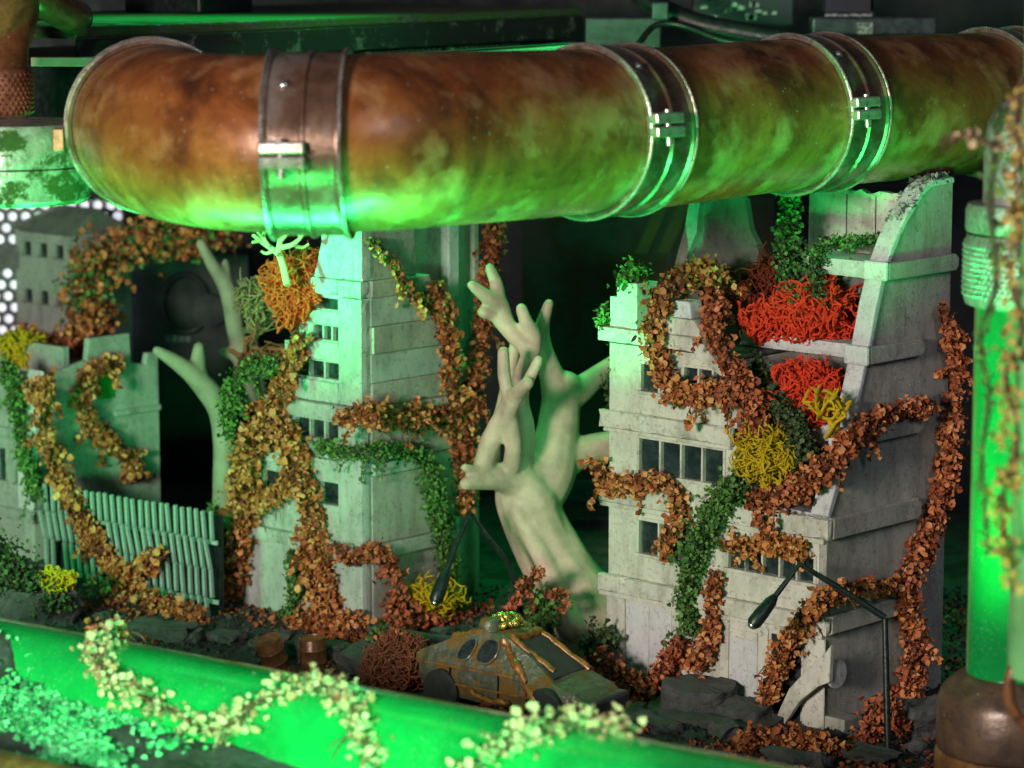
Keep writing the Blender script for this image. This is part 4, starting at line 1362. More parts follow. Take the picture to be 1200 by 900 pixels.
def top_pt(x, t):
    for a, b in zip(st[:-1], st[1:]):
        if a[0] <= x <= b[0]:
            q = (x - a[0]) / (b[0] - a[0])
            e = [a[i] + (b[i] - a[i]) * q for i in range(6)]
            return Vector((x, -e[4] + 2 * e[4] * t, e[5]))


for (xa, xb) in ((-0.62, -0.38), (-0.32, -0.02)):
    ring = []
    for k in range(14):
        a = 2 * math.pi * k / 14
        x = (xa + xb) / 2 + (xb - xa) / 2 * math.copysign(abs(math.cos(a)) ** 0.7, math.cos(a)) + 0.05 * math.sin(a)
        ring.append((side_pt(x, 0.50 + 0.36 * math.sin(a)), side_pt(x, 0.50 + 0.50 * math.sin(a) * 0.98)))
    n = Vector((0, -0.85, 0.5)).normalized()
    g = MB()
    g.v = [tuple(p + n * 0.016) for p, _ in ring] + [tuple(p - n * 0.02) for p, _ in ring]
    g.f = [tuple(range(14))] + [(k, 14 + k, 14 + (k + 1) % 14, (k + 1) % 14) for k in range(14)]
    g.build('side_window', M['glass'], car)
    MB().tube([p + n * 0.014 for p, _ in ring] + [ring[0][0] + n * 0.014], 0.016, 6, cap=False).build('window_trim', M['car'], car, smooth=True)
g = MB()
q = [top_pt(0.20, 0.12), top_pt(0.20, 0.88), top_pt(0.80, 0.92), top_pt(0.80, 0.08)]
n = Vector((0.5, 0, 0.8)).normalized()
g.v = [tuple(p + n * 0.012) for p in q] + [tuple(p - n * 0.03) for p in q]
g.f = [(0, 3, 2, 1), (0, 1, 5, 4), (1, 2, 6, 5), (2, 3, 7, 6), (3, 0, 4, 7)]
g.build('windscreen_plate', M['gunmetal'], car)
rnd = random.Random(5)


def crust(pts, r):
    line = catmull(pts, 5)
    mm = MB().tube([p + Vector((rnd.gauss(0, .008), rnd.gauss(0, .008), rnd.gauss(0, .008))) for p in line], [r * rnd.uniform(0.75, 1.25) for _ in line], 9)
    return mm.build('rust_crust', M['car_rust'], car, smooth=True)


crust([side_pt(0.05, 0.95), side_pt(0.18, 0.6), side_pt(0.38, 0.25), Vector((0.58, -0.50, 0.40)), Vector((0.74, -0.50, 0.30))], 0.055)
crust([top_pt(0.12, 0.06), top_pt(0.14, 0.5), top_pt(0.14, 0.95)], 0.05)
crust([top_pt(0.14, 0.95), top_pt(0.5, 0.98), top_pt(0.85, 0.98)], 0.042)
crust([top_pt(0.10, 0.10), top_pt(0.40, 0.16), top_pt(0.72, 0.22)], 0.05)
crust([top_pt(-0.9, 0.3), top_pt(-0.6, 0.2), top_pt(-0.35, 0.12)], 0.05)
crust([Vector((-0.35, -0.51, 0.30)), Vector((-0.05, -0.52, 0.24)), Vector((0.25, -0.51, 0.26))], 0.035)
gm = MB()
for i in range(26):
    a = rnd.uniform(0, 6.28)
    c = Vector((-0.22 + rnd.gauss(0, 0.12), 0.05 + rnd.gauss(0, 0.10), 1.03 + rnd.uniform(0, 0.13)))
    d = Vector((rnd.gauss(0, 1), rnd.gauss(0, 1), rnd.gauss(0, .5))).normalized() * 0.06
    gm.tube([c - d, c - d * 0.5, c + d * 0.5, c + d], [0.02, 0.045, 0.045, 0.02], 7)
gm.build('roof_gear', M['gold'], car, smooth=True)
MB().lathe([(0.0, 0.0), (0.15, 0.0), (0.15, 0.10), (0.12, 0.16), (0.0, 0.18)], 20, (-0.34, -0.12, 0.96)).build('roof_hatch', M['car'], car, smooth=True)
MB().box(1.16, 1.42, -0.44, 0.44, 0.18, 0.40).build('bumper', M['gunmetal'], car, bev=0.04)
MB().box(-1.34, -1.22, -0.40, 0.40, 0.50, 0.64).build('spoiler', M['car'], car, bev=0.03)
for (x, y) in ((-0.85, -0.46), (0.78, -0.46), (-0.85, 0.46), (0.78, 0.46)):
    t = MB().lathe([(0.16, -0.09), (0.24, -0.09), (0.27, -0.06), (0.27, 0.06), (0.24, 0.09), (0.16, 0.09)], 28).build('wheel', M['tyre'], car, smooth=True)
    t.rotation_euler = (R_(90), 0, 0); t.location = (x, y, 0.24)
    MB().lathe([(0.0, -0.07), (0.10, -0.075), (0.17, -0.06), (0.17, 0.06), (0.10, 0.088), (0.04, 0.06), (0.0, 0.06)], 20).build('rim', M['gold'], t, smooth=True)

# ------------------------------------------------------------------ rubble, barrels and stumps
def stone(name, label, c, dims, seed, mat='concrete', cat='rubble', group='rubble blocks on the ground', rz=0.0, tilt=0.1):
    r = random.Random(seed)
    bm = bmesh.new()
    bmesh.ops.create_cube(bm, size=1.0)
    bmesh.ops.bevel(bm, geom=list(bm.edges), offset=0.06, segments=1, affect='EDGES')
    bmesh.ops.subdivide_edges(bm, edges=list(bm.edges), cuts=5, use_grid_fill=True)
    sd = Vector((seed * 3.1, seed * 1.7, 0))
    for v in bm.verts:
        w3 = Vector((v.co.x * dims[0], v.co.y * dims[1], v.co.z * dims[2]))
        n = mnoise.noise_vector(v.co * 1.6 + sd) * 0.20
        v.co += n
        v.co.x *= dims[0]; v.co.y *= dims[1]; v.co.z *= dims[2]
        v.co += mnoise.noise_vector(w3 * 7 + sd) * 0.035 + mnoise.noise_vector(w3 * 18 + sd) * 0.016
    me = bpy.data.meshes.new(name)
    bm.to_mesh(me); bm.free()
    me.materials.append(M[mat])
    o = link(name, me)
    o.location = c + Vector((0, 0, dims[2] * 0.35))
    o.rotation_euler = (r.uniform(-tilt, tilt), r.uniform(-tilt, tilt), rz + r.uniform(-0.3, 0.3))
    return tag(o, label, cat, group)


def gr(x, y):
    """ground point seen at x, y"""
    z = 0.0
    for _ in range(4):
        p = onz(x, y, z); z = gz(p.x, p.y)
    return onz(x, y, z)


stone('rubble_block', 'flat grey rubble slab below the vines at the foot of the tower', gr(372, 770), (0.8, 0.4, 0.22), 1, rz=-0.5)
stone('rubble_block', 'grey stone block just left of the brown moss tuft', gr(432, 790), (0.55, 0.5, 0.36), 2, rz=-0.6)
stone('rubble_block', 'long dark kerb stone behind the car roof', gr(505, 762), (1.1, 0.35, 0.22), 3, rz=-0.3)
stone('rubble_block', 'dark kerb stone under the yellow moss by the tower', gr(432, 752), (0.5, 0.35, 0.26), 4, rz=-0.3)
stone('rubble_block', 'dark grey mound of rubble below the ribbed fence', gr(190, 745), (0.8, 0.4, 0.2), 5, rz=-0.4)
stone('rubble_block', 'dark boulder in front of the left building', gr(40, 725), (1.1, 0.7, 0.5), 6, rz=0.4)
stone('rubble_block', 'low dark stone right of the ribbed fence foot', gr(265, 752), (0.5, 0.35, 0.16), 7, rz=-0.7)
stone('rubble_block', 'dark low rubble behind the rear bumper of the car', gr(760, 850), (0.7, 0.4, 0.14), 8, rz=-0.6)
stone('rubble_block', 'flat dark stone at the foot of the right lamp', gr(1010, 888), (0.9, 0.4, 0.12), 9, rz=-0.6)
stone('rubble_block', 'dark blue grey stone beside the right tube base', gr(1085, 860), (0.5, 0.5, 0.45), 10, rz=0.2)
stone('rubble_block', 'small dark stone in front of the fallen slab', gr(935, 892), (0.7, 0.3, 0.14), 12, rz=-0.4)
# stepped concrete stump before the entrance
sp = gr(830, 838)
stp = tag(empty('concrete_steps', sp, -R_(30)), 'squat dark concrete stump with a rounded step before the entrance', 'steps')
def rough_block(nm, r, h, loc, seed):
    m = MB()
    NZ, NA = 10, 48
    for j in range(NZ + 1):
        for k in range(NA):
            a = 2 * math.pi * k / NA
            rr = r * (1 / max(abs(math.cos(a)) ** 4 + abs(math.sin(a)) ** 4, 0.3)) ** 0.25
            p = Vector((rr * math.cos(a), rr * 0.8 * math.sin(a), -0.1 + (h + 0.1) * j / NZ))
            p += mnoise.noise_vector(p * 3 + Vector((seed, 0, 0))) * 0.07 + mnoise.noise_vector(p * 11) * 0.025
            m.v.append(tuple(p))
    for j in range(NZ):
        for k in range(NA):
            l = (k + 1) % NA
            m.f.append((j * NA + k, j * NA + l, (j + 1) * NA + l, (j + 1) * NA + k))
    m.v.append((0, 0, h + 0.01)); t = len(m.v) - 1
    for k in range(NA):
        m.f.append((NZ * NA + k, NZ * NA + (k + 1) % NA, t))
    o = m.build(nm, M['concrete'], stp)
    o.location = loc
rough_block('block', 0.42, 0.34, (-0.16, 0.1, 0), 3)
rough_block('step', 0.32, 0.22, (0.50, -0.02, 0), 9)
rough_block('base_slab', 0.85, 0.08, (0.1, 0.1, 0), 14)
for i, (x, y, lab, rt) in enumerate(((325, 782, 'leaning brown rusty barrel behind the green tube', 0.35), (368, 784, 'upright brown rusty barrel behind the green tube', 0.05))):
    p = gr(x, y)
    b = tag(empty('rusty_barrel', p), lab, 'barrel', 'small rusty barrels')
    b.rotation_euler = (0.15 * (1 - i), -rt, 0.3)
    MB().lathe([(0.15, -0.05), (0.165, -0.04), (0.165, 0.08), (0.175, 0.10), (0.165, 0.12), (0.165, 0.24), (0.175, 0.26), (0.165, 0.28), (0.165, 0.38), (0.155, 0.40), (0.15, 0.385), (0.0, 0.38)], 24).build('drum', M['rust_dark'], b, smooth=True)
    MB().lathe([(0.168, 0.395), (0.17, 0.41), (0.155, 0.415), (0.152, 0.4)], 24).build('rim', M['copper'], b, smooth=True)


# ------------------------------------------------------------------ front green tube and moss bed
RT_ = 0.62
ta = W(-60, 716, 30.9); tb = onz(905, 898, ta.z)
dv = (tb - ta).normalized()
a0 = ta - Vector((0, 0, RT_)) - dv * 2.0
L = (tb - ta).length + 5.0
axis_pts = [a0 + dv * (L * i / 40) for i in range(41)]
tube = tag(empty('green_tube', a0), 'thick glowing green tube running along the bottom front with pale leaves on it', 'tube')
MB().tube([p - a0 for p in axis_pts], RT_, 56).build('tube_body', M['tube_front'], tube, smooth=True)
lw = -Vector((0, 0, 1)).cross(dv)
nrm = Vector((dv.y, -dv.x, 0)).normalized()
if nrm.y > 0: nrm = -nrm           # horizontal, toward the camera


def ontube(x, y, lift=0.05):
    """point on the camera side of the front tube seen at x, y"""
    r = ray(x, y).normalized()
    o = CAM - a0
    d = r - dv * r.dot(dv); q = o - dv * o.dot(dv)
    A_, B_, C_ = d.dot(d), 2 * d.dot(q), q.dot(q) - (RT_ + lift) ** 2
    disc = B_ * B_ - 4 * A_ * C_
    t = (-B_ - math.sqrt(max(0, disc))) / (2 * A_)
    return CAM + r * t


# mossy bed in front of the tube
bedz = ta.z - RT_ * 1.02
mb = MB()
NX, NY = 90, 40
o0 = axis_pts[0] + Vector((0, 0, 0)); o0.z = 0
bedL, bedW = 8.2, 2.6


def bed(s, t):
    """s along the tube, t from tube toward the camera"""
    p = o0 + dv * s + nrm * (0.30 + t)
    h = bedz + 0.10 * mnoise.noise(Vector((s * 1.1, t * 1.1, 0))) + 0.05 * mnoise.noise(Vector((s * 3.5, t * 3.5, 3)))
    h += max(0, 0.72 * math.exp(-(t / 0.60) ** 2) * max(0, 1 - max(0, s - 2.6) / 2.2))
    h -= 0.05 * t
    return Vector((p.x, p.y, h))


for j in range(NY + 1):
    for i in range(NX + 1):
        mb.v.append(tuple(bed(bedL * i / NX, bedW * j / NY)))
for j in range(NY):
    for i in range(NX):
        k = j * (NX + 1) + i
        mb.f.append((k, k + 1, k + NX + 2, k + NX + 1))
tag(mb.build('moss_bed', M['ground'], smooth=True), kind='structure')
rng = np.random.default_rng(77)
C = []
while len(C) < 15000:
    s, t = rng.uniform(0, bedL), rng.uniform(0, bedW)
    f = 1.5 * mnoise.noise(Vector((s * 1.5, t * 2.0, 7.7))) + 0.5 * mnoise.noise(Vector((s * 5, t * 5, 1.0)))
    dens = 1 / (1 + math.exp(-(f + 0.05 - max(0, s - 5.0) * 0.8) * 9))
    if rng.uniform() > dens: continue
    p = bed(s, t)
    C.append((p.x + rng.normal() * 0.01, p.y, p.z + rng.uniform(0, 0.07)))
mo = link('flock_moss', leaves_mesh('flock_moss', C, 0.042, M['flock'], rng, (0, -0.4, 1), 0.5, k=6))
tag(mo, 'pale flock moss covering the bed in front of the green tube', 'moss', kind='stuff')
# rusty rail at the very bottom left
ra = W(-40, 872, 27.2); rb = onz(190, 925, ra.z)
rl = tag(empty('rusty_rail', ra), 'rusty brown rail at the bottom left corner', 'rail')
rd = (rb - ra)
MB().tube([Vector((0, 0, -0.3)) - rd * 0.3, Vector((0, 0, -0.3)) + rd * 0.5, Vector((0, 0, -0.3)) + rd * 3], 0.30, 28).build('rail_bar', M['rust_dark'], rl, smooth=True)
# dark stain cap showing where the tube paint is worn is left to the tube itself; a clip on the tube
p = ontube(246, 815, 0.0)

# ------------------------------------------------------------------ right hand upright tube
rc = W(1186, 905, 30.0)
rt = tag(empty('coolant_tube', rc), 'upright glowing green coolant tube with knurled caps at the right edge', 'tube')
px = 30.0 / FPX
zof = lambda y: (905 - y) * px * 1.02
MB().lathe([(0.50, zof(800)), (0.50, zof(360))], 48).build('tube_body', M['tube_right'], rt, smooth=True)
k_ = MB().lathe([(0.50, zof(366)), (0.60, zof(362)), (0.625, zof(352)), (0.625, zof(292)), (0.60, zof(288)), (0.60, zof(284))], 48).build('collar', M['knurl'], rt, smooth=True)
MB().lathe([(0.59, zof(287)), (0.59, zof(281))], 48).build('groove', M['dark'], rt, smooth=True)
MB().lathe([(0.60, zof(281)), (0.615, zof(279)), (0.615, zof(256)), (0.59, zof(250)), (0.36, zof(249)), (0.36, zof(247))], 48).build('cap_ring', M['knurl'], rt, smooth=True)
MB().lathe([(0.45, zof(249)), (0.45, zof(190)), (0.42, zof(160)), (0.32, zof(142)), (0.18, zof(132)), (0.0, zof(128))], 40).build('neck', M['fit'], rt, smooth=True)
kb = MB()
for r in range(10):
    for k in range(70):
        q = 2 * math.pi * (k + 0.5 * (r % 2)) / 70
        if math.sin(q) > 0.3: continue
        n = Vector((math.cos(q), math.sin(q), 0)); t = Vector((-n.y, n.x, 0))
        p = n * 0.624 + Vector((0, 0, zof(350 - r * 6))); i0 = len(kb.v)
        kb.v += [tuple(p + t * 0.026), tuple(p + Vector((0, 0, 0.026))), tuple(p - t * 0.026), tuple(p - Vector((0, 0, 0.026))), tuple(p + n * 0.018)]
        kb.f += [(i0, i0 + 1, i0 + 4), (i0 + 1, i0 + 2, i0 + 4), (i0 + 2, i0 + 3, i0 + 4), (i0 + 3, i0, i0 + 4)]
kk = kb.build('knurling', M['knurl'], rt); kk['kind'] = 'stuff'
MB().lathe([(0.80, zof(940)), (0.80, zof(880)), (0.77, zof(876))], 48).build('base_lower', M['rust_dark'], rt, smooth=True)
MB().lathe([(0.78, zof(874)), (0.79, zof(868)), (0.79, zof(820)), (0.74, zof(806)), (0.60, zof(792)), (0.53, zof(786)), (0.5, zof(786))], 48).build('base_cap', M['copper_dull'], rt, smooth=True)
# second paler tube nearer the camera at the very edge
rc2 = W(1216, 920, 26.5)
r2 = tag(empty('pale_tube', rc2), 'pale green tube with a flanged foot cut off by the right edge', 'tube')
px2 = 26.5 / FPX
zo2 = lambda y: (920 - y) * px2 * 1.02
MB().lathe([(0.30, zo2(790)), (0.30, zo2(-80))], 36).build('tube_body', glow('pale_green_tube', (0.16, 0.42, 0.16), (0.25, 1.0, 0.3), 0.05), r2, smooth=True)
pth = [Vector((math.cos(a) * 0.30, -0.05, math.sin(a) * 0.36 + zo2(805))) for a in [2 * math.pi * k / 30 for k in range(31)]]
MB().tube(pth, 0.055, 10, cap=False).build('flange_ring', M['rust_dark'], r2, smooth=True)

# ------------------------------------------------------------------ vines on the right building
F_, D_ = FR.F, FR.D
VG = 'vines over the right building'
vine('creeping_vine', 'golden leaved vine spilling over the left parapet of the right building', [F_(842, 318, .3), F_(805, 325, .1), F_(775, 345), F_(766, 385), F_(768, 415), F_(780, 442), F_(793, 462), F_(828, 460), F_(862, 470)], [.13, .16, .15, .13, .12], 190, .058, 'golden', mixmat=('russet', .4, 1), group=VG)
vine('creeping_vine', 'russet vine running down the swept parapet end of the right building', [F_(832, 335, .5), F_(835, 365, .2), F_(842, 400), F_(858, 430), F_(878, 455), F_(886, 485), F_(880, 510), F_(885, 535)], [.11, .13, .12, .13], 190, .055, 'russet', group=VG)
vine('creeping_vine', 'brown vine lying on the ledge left of the lower windows', [F_(699, 546), F_(712, 568), F_(738, 570), F_(768, 566), F_(790, 578), F_(797, 602), F_(786, 628), F_(780, 648)], [.10, .13, .12, .08], 190, .056, 'brown', mixmat=('golden', .3, 1), group=VG)
vine('green_creeper', 'bright green creeper hanging down the middle of the right building front', [F_(880, 545, -.05), F_(862, 568), F_(845, 592), F_(826, 620), F_(812, 655), F_(806, 690), F_(806, 720), F_(812, 742)], [.13, .16, .18, .15, .12], 330, .040, 'green', 'twig_green', group=VG)
vine('creeping_vine', 'orange brown vine crossing the right hand window row', [F_(852, 637), F_(878, 640), F_(905, 640), F_(934, 642)], .11, 200, .056, 'golden', group=VG)
vine('creeping_vine', 'short brown sprig above the right hand window row', [F_(890, 605), F_(898, 622), F_(908, 640)], .09, 180, .056, 'brown', group=VG)
vine('creeping_vine', 'brown vine dropping beside the entrance of the right building', [F_(838, 672), F_(835, 700), F_(834, 730), F_(828, 760), F_(816, 778)], [.08, .09, .10, .13], 200, .054, 'brown', group=VG)
vine('creeping_vine', 'brown vine trailing from the doorway to the ground beside the stump', [F_(800, 752), F_(785, 775), F_(770, 800, -.3), F_(755, 825, -.6), F_(740, 838, -.9)], [.12, .14, .12, .08], 190, .054, 'russet', group=VG)
vine('creeping_vine', 'brown vine along the planted terrace edge up to the grey side wall', [F_(884, 585), F_(915, 580), F_(945, 565), F_(972, 545, -.1), F_(995, 520, 0.1), D_(1020, 495), D_(1052, 482), D_(1088, 476)], [.15, .15, .14, .11, .10], 190, .056, 'brown', mixmat=('russet', .4, 1), group=VG)
vine('creeping_vine', 'long brown vine falling down the grey side wall of the right building', [D_(1106, 362), D_(1112, 385), D_(1122, 425), D_(1118, 475), D_(1112, 530), D_(1103, 580), D_(1090, 625), D_(1072, 665), D_(1060, 700), D_(1072, 740), D_(1068, 790), D_(1058, 835, -.2)], [.06, .09, .12, .13, .12, .16, .13, .15, .17], 190, .058, 'brown', mixmat=('russet', .4, 1), group=VG)
vine('creeping_vine', 'golden brown vine slanting across the lower corner of the right building', [D_(1046, 688), D_(1010, 690), F_(975, 698, -.25), F_(950, 716, -.25), F_(925, 750, -.25), F_(908, 790, -.25), F_(898, 822, -.25)], [.07, .09, .12, .14, .11], 200, .056, 'golden', mixmat=('brown', .5, 1), group=VG)
vine('creeping_vine', 'brown vine curling on the ground before the fallen slab', [W(868, 880, 33.0), W(885, 866, 33.1), W(915, 866, 33.1), W(945, 868, 33.0), W(972, 876, 32.9), W(990, 884, 32.9)], [.13, .14, .13, .09], 200, .056, 'brown', group=VG)
vine('creeping_vine', 'brown vine on the ground round the foot of the right lamp', [W(1000, 878, 33.3), W(1020, 860, 33.4), W(1030, 830, 33.5), W(1052, 845, 33.4), W(1066, 852, 33.4)], [.09, .14, .15, .1], 190, .056, 'russet', group=VG)
vine('green_creeper', 'green creeper hanging from the pipe clamp onto the upper terrace', [F_(928, 222, .9), F_(925, 250, .9), F_(922, 285, .85), F_(926, 320, .8), F_(938, 350, .7)], [.09, .13, .14, .16, .14], 330, .040, 'dkgreen', 'twig_green', mixmat=('green', .35, 1), group=VG)
vine('green_creeper', 'small green creeper looped over the upper terrace slab', [F_(1050, 268, 1.5), F_(1020, 282, 1.2), F_(985, 284, 1.0), F_(960, 292, .9), F_(955, 318, .9), F_(958, 345, .75)], [.06, .07, .08, .10, .12], 300, .036, 'dkgreen', 'twig_green', mixmat=('green', .3, 1), group=VG)
vine('green_creeper', 'dark green creeper between the red moss and the swept parapet', [F_(880, 415, .4), F_(895, 440, .3), F_(908, 470, .1), F_(930, 495, .05), F_(942, 525, 0), F_(930, 555, -.05)], [.09, .12, .13, .16, .14], 320, .040, 'dkgreen', 'twig_green', group=VG)
vine('creeping_vine', 'thin dry vine behind the parapet block of the right building', [F_(810, 312, 1.1), F_(828, 330, 1.0), F_(850, 345, .9), F_(880, 340, .9)], .08, 130, .05, 'russet', group=VG)
bush('leafy_tuft', 'green tuft on top of the chimney of the right building', FR.P(3.05, 0.12, 4.97), (.22, .18, .12), 420, .034)
bush('leafy_tuft', 'green tuft behind the left edge of the right building', FR.P(3.48, 0.3, 3.35), (.12, .2, .32), 420, .034, 'dkgreen')
bush('leafy_tuft', 'small green sprig hanging beside the chimney', FR.P(3.42, 0.0, 4.35), (.06, .08, .35), 160, .036)
bush('leafy_tuft', 'green moss cushion on the terrace slab under the red moss', FR.P(1.35, 0.9, 4.43), (.35, .2, .10), 380, .030, 'dkgreen')

# ------------------------------------------------------------------ dyed moss on the right building
coral('moss_cushion', 'large bright red moss cushion on the upper terrace', F_(956, 398, 1.0), (.46, .24, .34), 60, 'm_red', .022)
coral('moss_cushion', 'small red moss at the left end of the upper terrace', F_(893, 392, .7), (.26, .18, .15), 22, 'm_red', .020)
coral('moss_cushion', 'red moss cushion on the lower terrace behind the yellow sprig', F_(946, 496, .55), (.46, .22, .31), 60, 'm_red', .022)
coral('moss_cushion', 'round yellow moss on the front ledge of the right building', F_(900, 560, -.08), (.38, .22, .29), 40, 'm_yellow', .017)
coral('moss_sprig', 'tall yellow moss sprig in front of the lower red moss', F_(968, 512, .1), (.12, .1, .36), 3, 'm_yellow', .030, depth=3, step=.13, upb=1.0)
coral('moss_cushion', 'dark red thin moss against the broken inner wall', F_(888, 378, 1.15), (.30, .15, .40), 22, 'm_dkred', .014, depth=4)
coral('moss_sprig', 'dark red moss strand hanging behind the green creeper', F_(900, 345, 1.2), (.10, .08, .30), 8, 'm_dkred', .014)

# ------------------------------------------------------------------ vines on the tower
F_, D_ = FM.F, FM.D
VG = 'vines over the tower'
vine('creeping_vine', 'broad brown vine down the left edge of the tower to the ground', [F_(352, 395), F_(340, 430), F_(328, 462), F_(312, 495), F_(298, 525), F_(286, 560), F_(284, 600), F_(278, 640), F_(272, 680), F_(255, 715)], [.10, .12, .16, .22, .20, .19, .19, .17, .12], 210, .060, 'brown', mixmat=('golden', .3, 1), group=VG)
vine('creeping_vine', 'brown vine down the middle of the tower front', [F_(318, 488), F_(338, 515), F_(350, 550), F_(362, 590), F_(368, 630), F_(372, 670), F_(380, 705), F_(395, 730), F_(420, 738, -.3)], [.14, .18, .16, .15, .17, .2, .22, .16], 210, .060, 'brown', mixmat=('golden', .2, 1), group=VG)
vine('creeping_vine', 'brown vine linking the two big vines across the tower front', [F_(356, 535), F_(342, 560), F_(325, 578), F_(300, 592), F_(285, 610)], .12, 200, .058, 'golden', mixmat=('brown', .5, 1), group=VG)
vine('creeping_vine', 'brown vine heap at the foot of the tower', [F_(335, 742, -.35), F_(360, 732, -.3), F_(390, 735, -.3), F_(415, 742, -.35)], [.10, .13, .13, .1], 200, .058, 'brown', group=VG)
vine('creeping_vine', 'thick brown vine running level across the tower corner', [F_(402, 490), F_(430, 486, -.25), D_(455, 488), D_(490, 488), D_(520, 492), D_(540, 505)], [.11, .14, .15, .16], 210, .058, 'brown', mixmat=('russet', .4, 1), group=VG)
vine('creeping_vine', 'brown vine climbing the tower side left of the column', [D_(508, 335), D_(518, 360), D_(527, 400), D_(528, 440), D_(535, 480), D_(545, 520), D_(548, 560), D_(545, 600)], [.09, .13, .13, .14, .15, .1], 200, .058, 'brown', group=VG)
vine('creeping_vine', 'dark brown vine falling from behind the pipe down the tower rear corner', [D_(578, 258), D_(580, 290), D_(572, 320), D_(568, 360), D_(562, 410), D_(555, 455), D_(545, 500), D_(538, 545)], [.12, .12, .09, .12, .14, .15, .12], 200, .058, 'russet', group=VG)
vine('creeping_vine', 'thin brown vine along the upper tower side under the pipe', [D_(435, 283), D_(455, 305), D_(475, 335), D_(490, 352), D_(512, 345)], [.08, .09, .08, .06], 140, .050, 'golden', mixmat=('dkgreen', .4, .7), group=VG)
vine('creeping_vine', 'brown vine drooping over the lower corner of the tower', [F_(392, 640), F_(412, 655), D_(440, 645), D_(455, 660), D_(468, 690), D_(462, 715), D_(470, 735, -.3)], [.09, .10, .10, .11, .13], 170, .056, 'russet', group=VG)
vine('creeping_vine', 'russet leaf litter along the foot of the tower side', [D_(455, 735, -.35), D_(490, 728, -.35), D_(530, 722, -.3), D_(572, 716, -.3)], [.13, .14, .12, .09], 160, .056, 'russet', group=VG)
vine('green_creeper', 'green creeper along the ledge and down the side of the tower', [F_(372, 522), F_(400, 530, -.22), D_(440, 528), D_(475, 528), D_(500, 540), D_(508, 570), D_(514, 610), D_(522, 650), D_(528, 680)], [.07, .10, .11, .13, .15, .13, .10], 320, .038, 'green', 'twig_green', group=VG)
vine('green_creeper', 'green creeper beside the window at the foot of the tower front', [F_(342, 648), F_(346, 675), F_(344, 705), F_(335, 725, -.3)], [.09, .12, .11], 320, .036, 'green', 'twig_green', group=VG)
vine('green_creeper', 'green creeper behind the top of the left tower vine', [W(322, 428, 37.8), W(292, 432, 38.0), W(274, 455, 38.2), W(268, 490, 38.3), W(272, 520, 38.3)], [.13, .14, .12, .1], 300, .040, 'green', 'twig_green', group=VG)
vine('green_creeper', 'green creeper between ribbed fence and the tower vine', [F_(250, 595, -.1), F_(246, 630, -.1), F_(245, 670, -.1), F_(242, 715, -.2)], [.10, .14, .12, .1], 260, .040, 'dkgreen', 'twig_green', mixmat=('green', .4, 1), group=VG)
coral('moss_cushion', 'orange moss on the tower left shoulder under the pipe', FM.F(350, 372, .05), (.30, .2, .46), 60, 'm_orange', .016)
pm = tag(empty('moss_sprig', W(337, 334, 36.9)), 'pale yellow forked moss tree touching the pipe underside', 'moss', 'dyed reindeer moss')
m_ = MB()
rnd = random.Random(6)
for ln in ([(337, 334, 4.5), (332, 312, 4.2), (326, 294, 4)], [(327, 298, 3.8), (315, 289, 3.4), (305, 282, 3), (296, 275, 2)], [(315, 289, 3), (309, 279, 2.6), (311, 269, 1.8)], [(305, 282, 2.6), (296, 284, 1.6)], [(309, 279, 2.2), (302, 272, 1.5)],
           [(326, 296, 3.8), (328, 282, 3.2), (325, 271, 2.6), (328, 260, 1.8)], [(328, 283, 2.8), (336, 274, 2.2), (337, 265, 1.6)], [(326, 272, 2.2), (318, 266, 1.6)], [(329, 290, 3.2), (342, 287, 2.8), (352, 279, 2.2), (358, 269, 1.6)], [(343, 287, 2.4), (354, 290, 1.8), (362, 286, 1.4)], [(352, 279, 2), (349, 270, 1.4)], [(322, 293, 2.4), (312, 297, 1.8), (306, 294, 1.4)]):
    dd = 36.9 + rnd.uniform(-0.15, 0.15)
    m_.tube(catmull([W(a, b, 36.9 if k == 0 else dd) - pm.location for k, (a, b, r) in enumerate(ln)], 4), [x.x for x in catmull([Vector((r * 36.9 / FPX, 0, 0)) for a, b, r in ln], 4)], 7)
o = m_.build('antlers', M['m_pale'], pm, smooth=True)
coral('moss_sprig', 'tan curled twigs left of the orange moss', W(300, 385, 38.6), (.25, .15, .32), 7, 'm_tan', .018, depth=4, step=.15)
coral('moss_sprig', 'dark pink twig fork left of the tower vine', W(300, 432, 38.2), (.34, .12, .14), 3, 'm_brown', .028, depth=3, step=.18)
coral('moss_cushion', 'yellow moss under the head of the left bent lamp', FM.D(508, 715, -.3), (.34, .2, .20), 20, 'm_yellow', .017)
coral('moss_cushion', 'red brown moss tuft between rubble and the car', gr(468, 806), (.38, .28, .30), 60, 'm_brown', .015)
rnd = random.Random(21)
spots = [(150, 735), (225, 752), (300, 758), (410, 775), (520, 745), (560, 742), (585, 735), (745, 838), (790, 858), (850, 862), (880, 846), (1000, 862), (1075, 880), (960, 898), (700, 806), (480, 752), (330, 748), (120, 726)]
words = ['below the fence', 'under the fence vines', 'left of the barrels', 'beside the grey slab', 'left of the kerb stone', 'behind the car roof', 'by the left lamp', 'between car and stump', 'in front of the stump', 'right of the stump', 'by the fallen slab', 'near the right lamp', 'near the tube base', 'at the bottom edge', 'behind the car nose', 'at the tower corner', 'below the tower vine', 'near the boulder']
for k, ((x, y), wd) in enumerate(zip(spots, words)):
    s = rnd.uniform(0.10, 0.24)
    stone('rubble_chip', 'small dark rubble chip ' + wd, gr(x, y), (s * 1.4, s, s * 0.7), 40 + k, rz=rnd.uniform(0, 3), tilt=.4, group='small rubble chips')

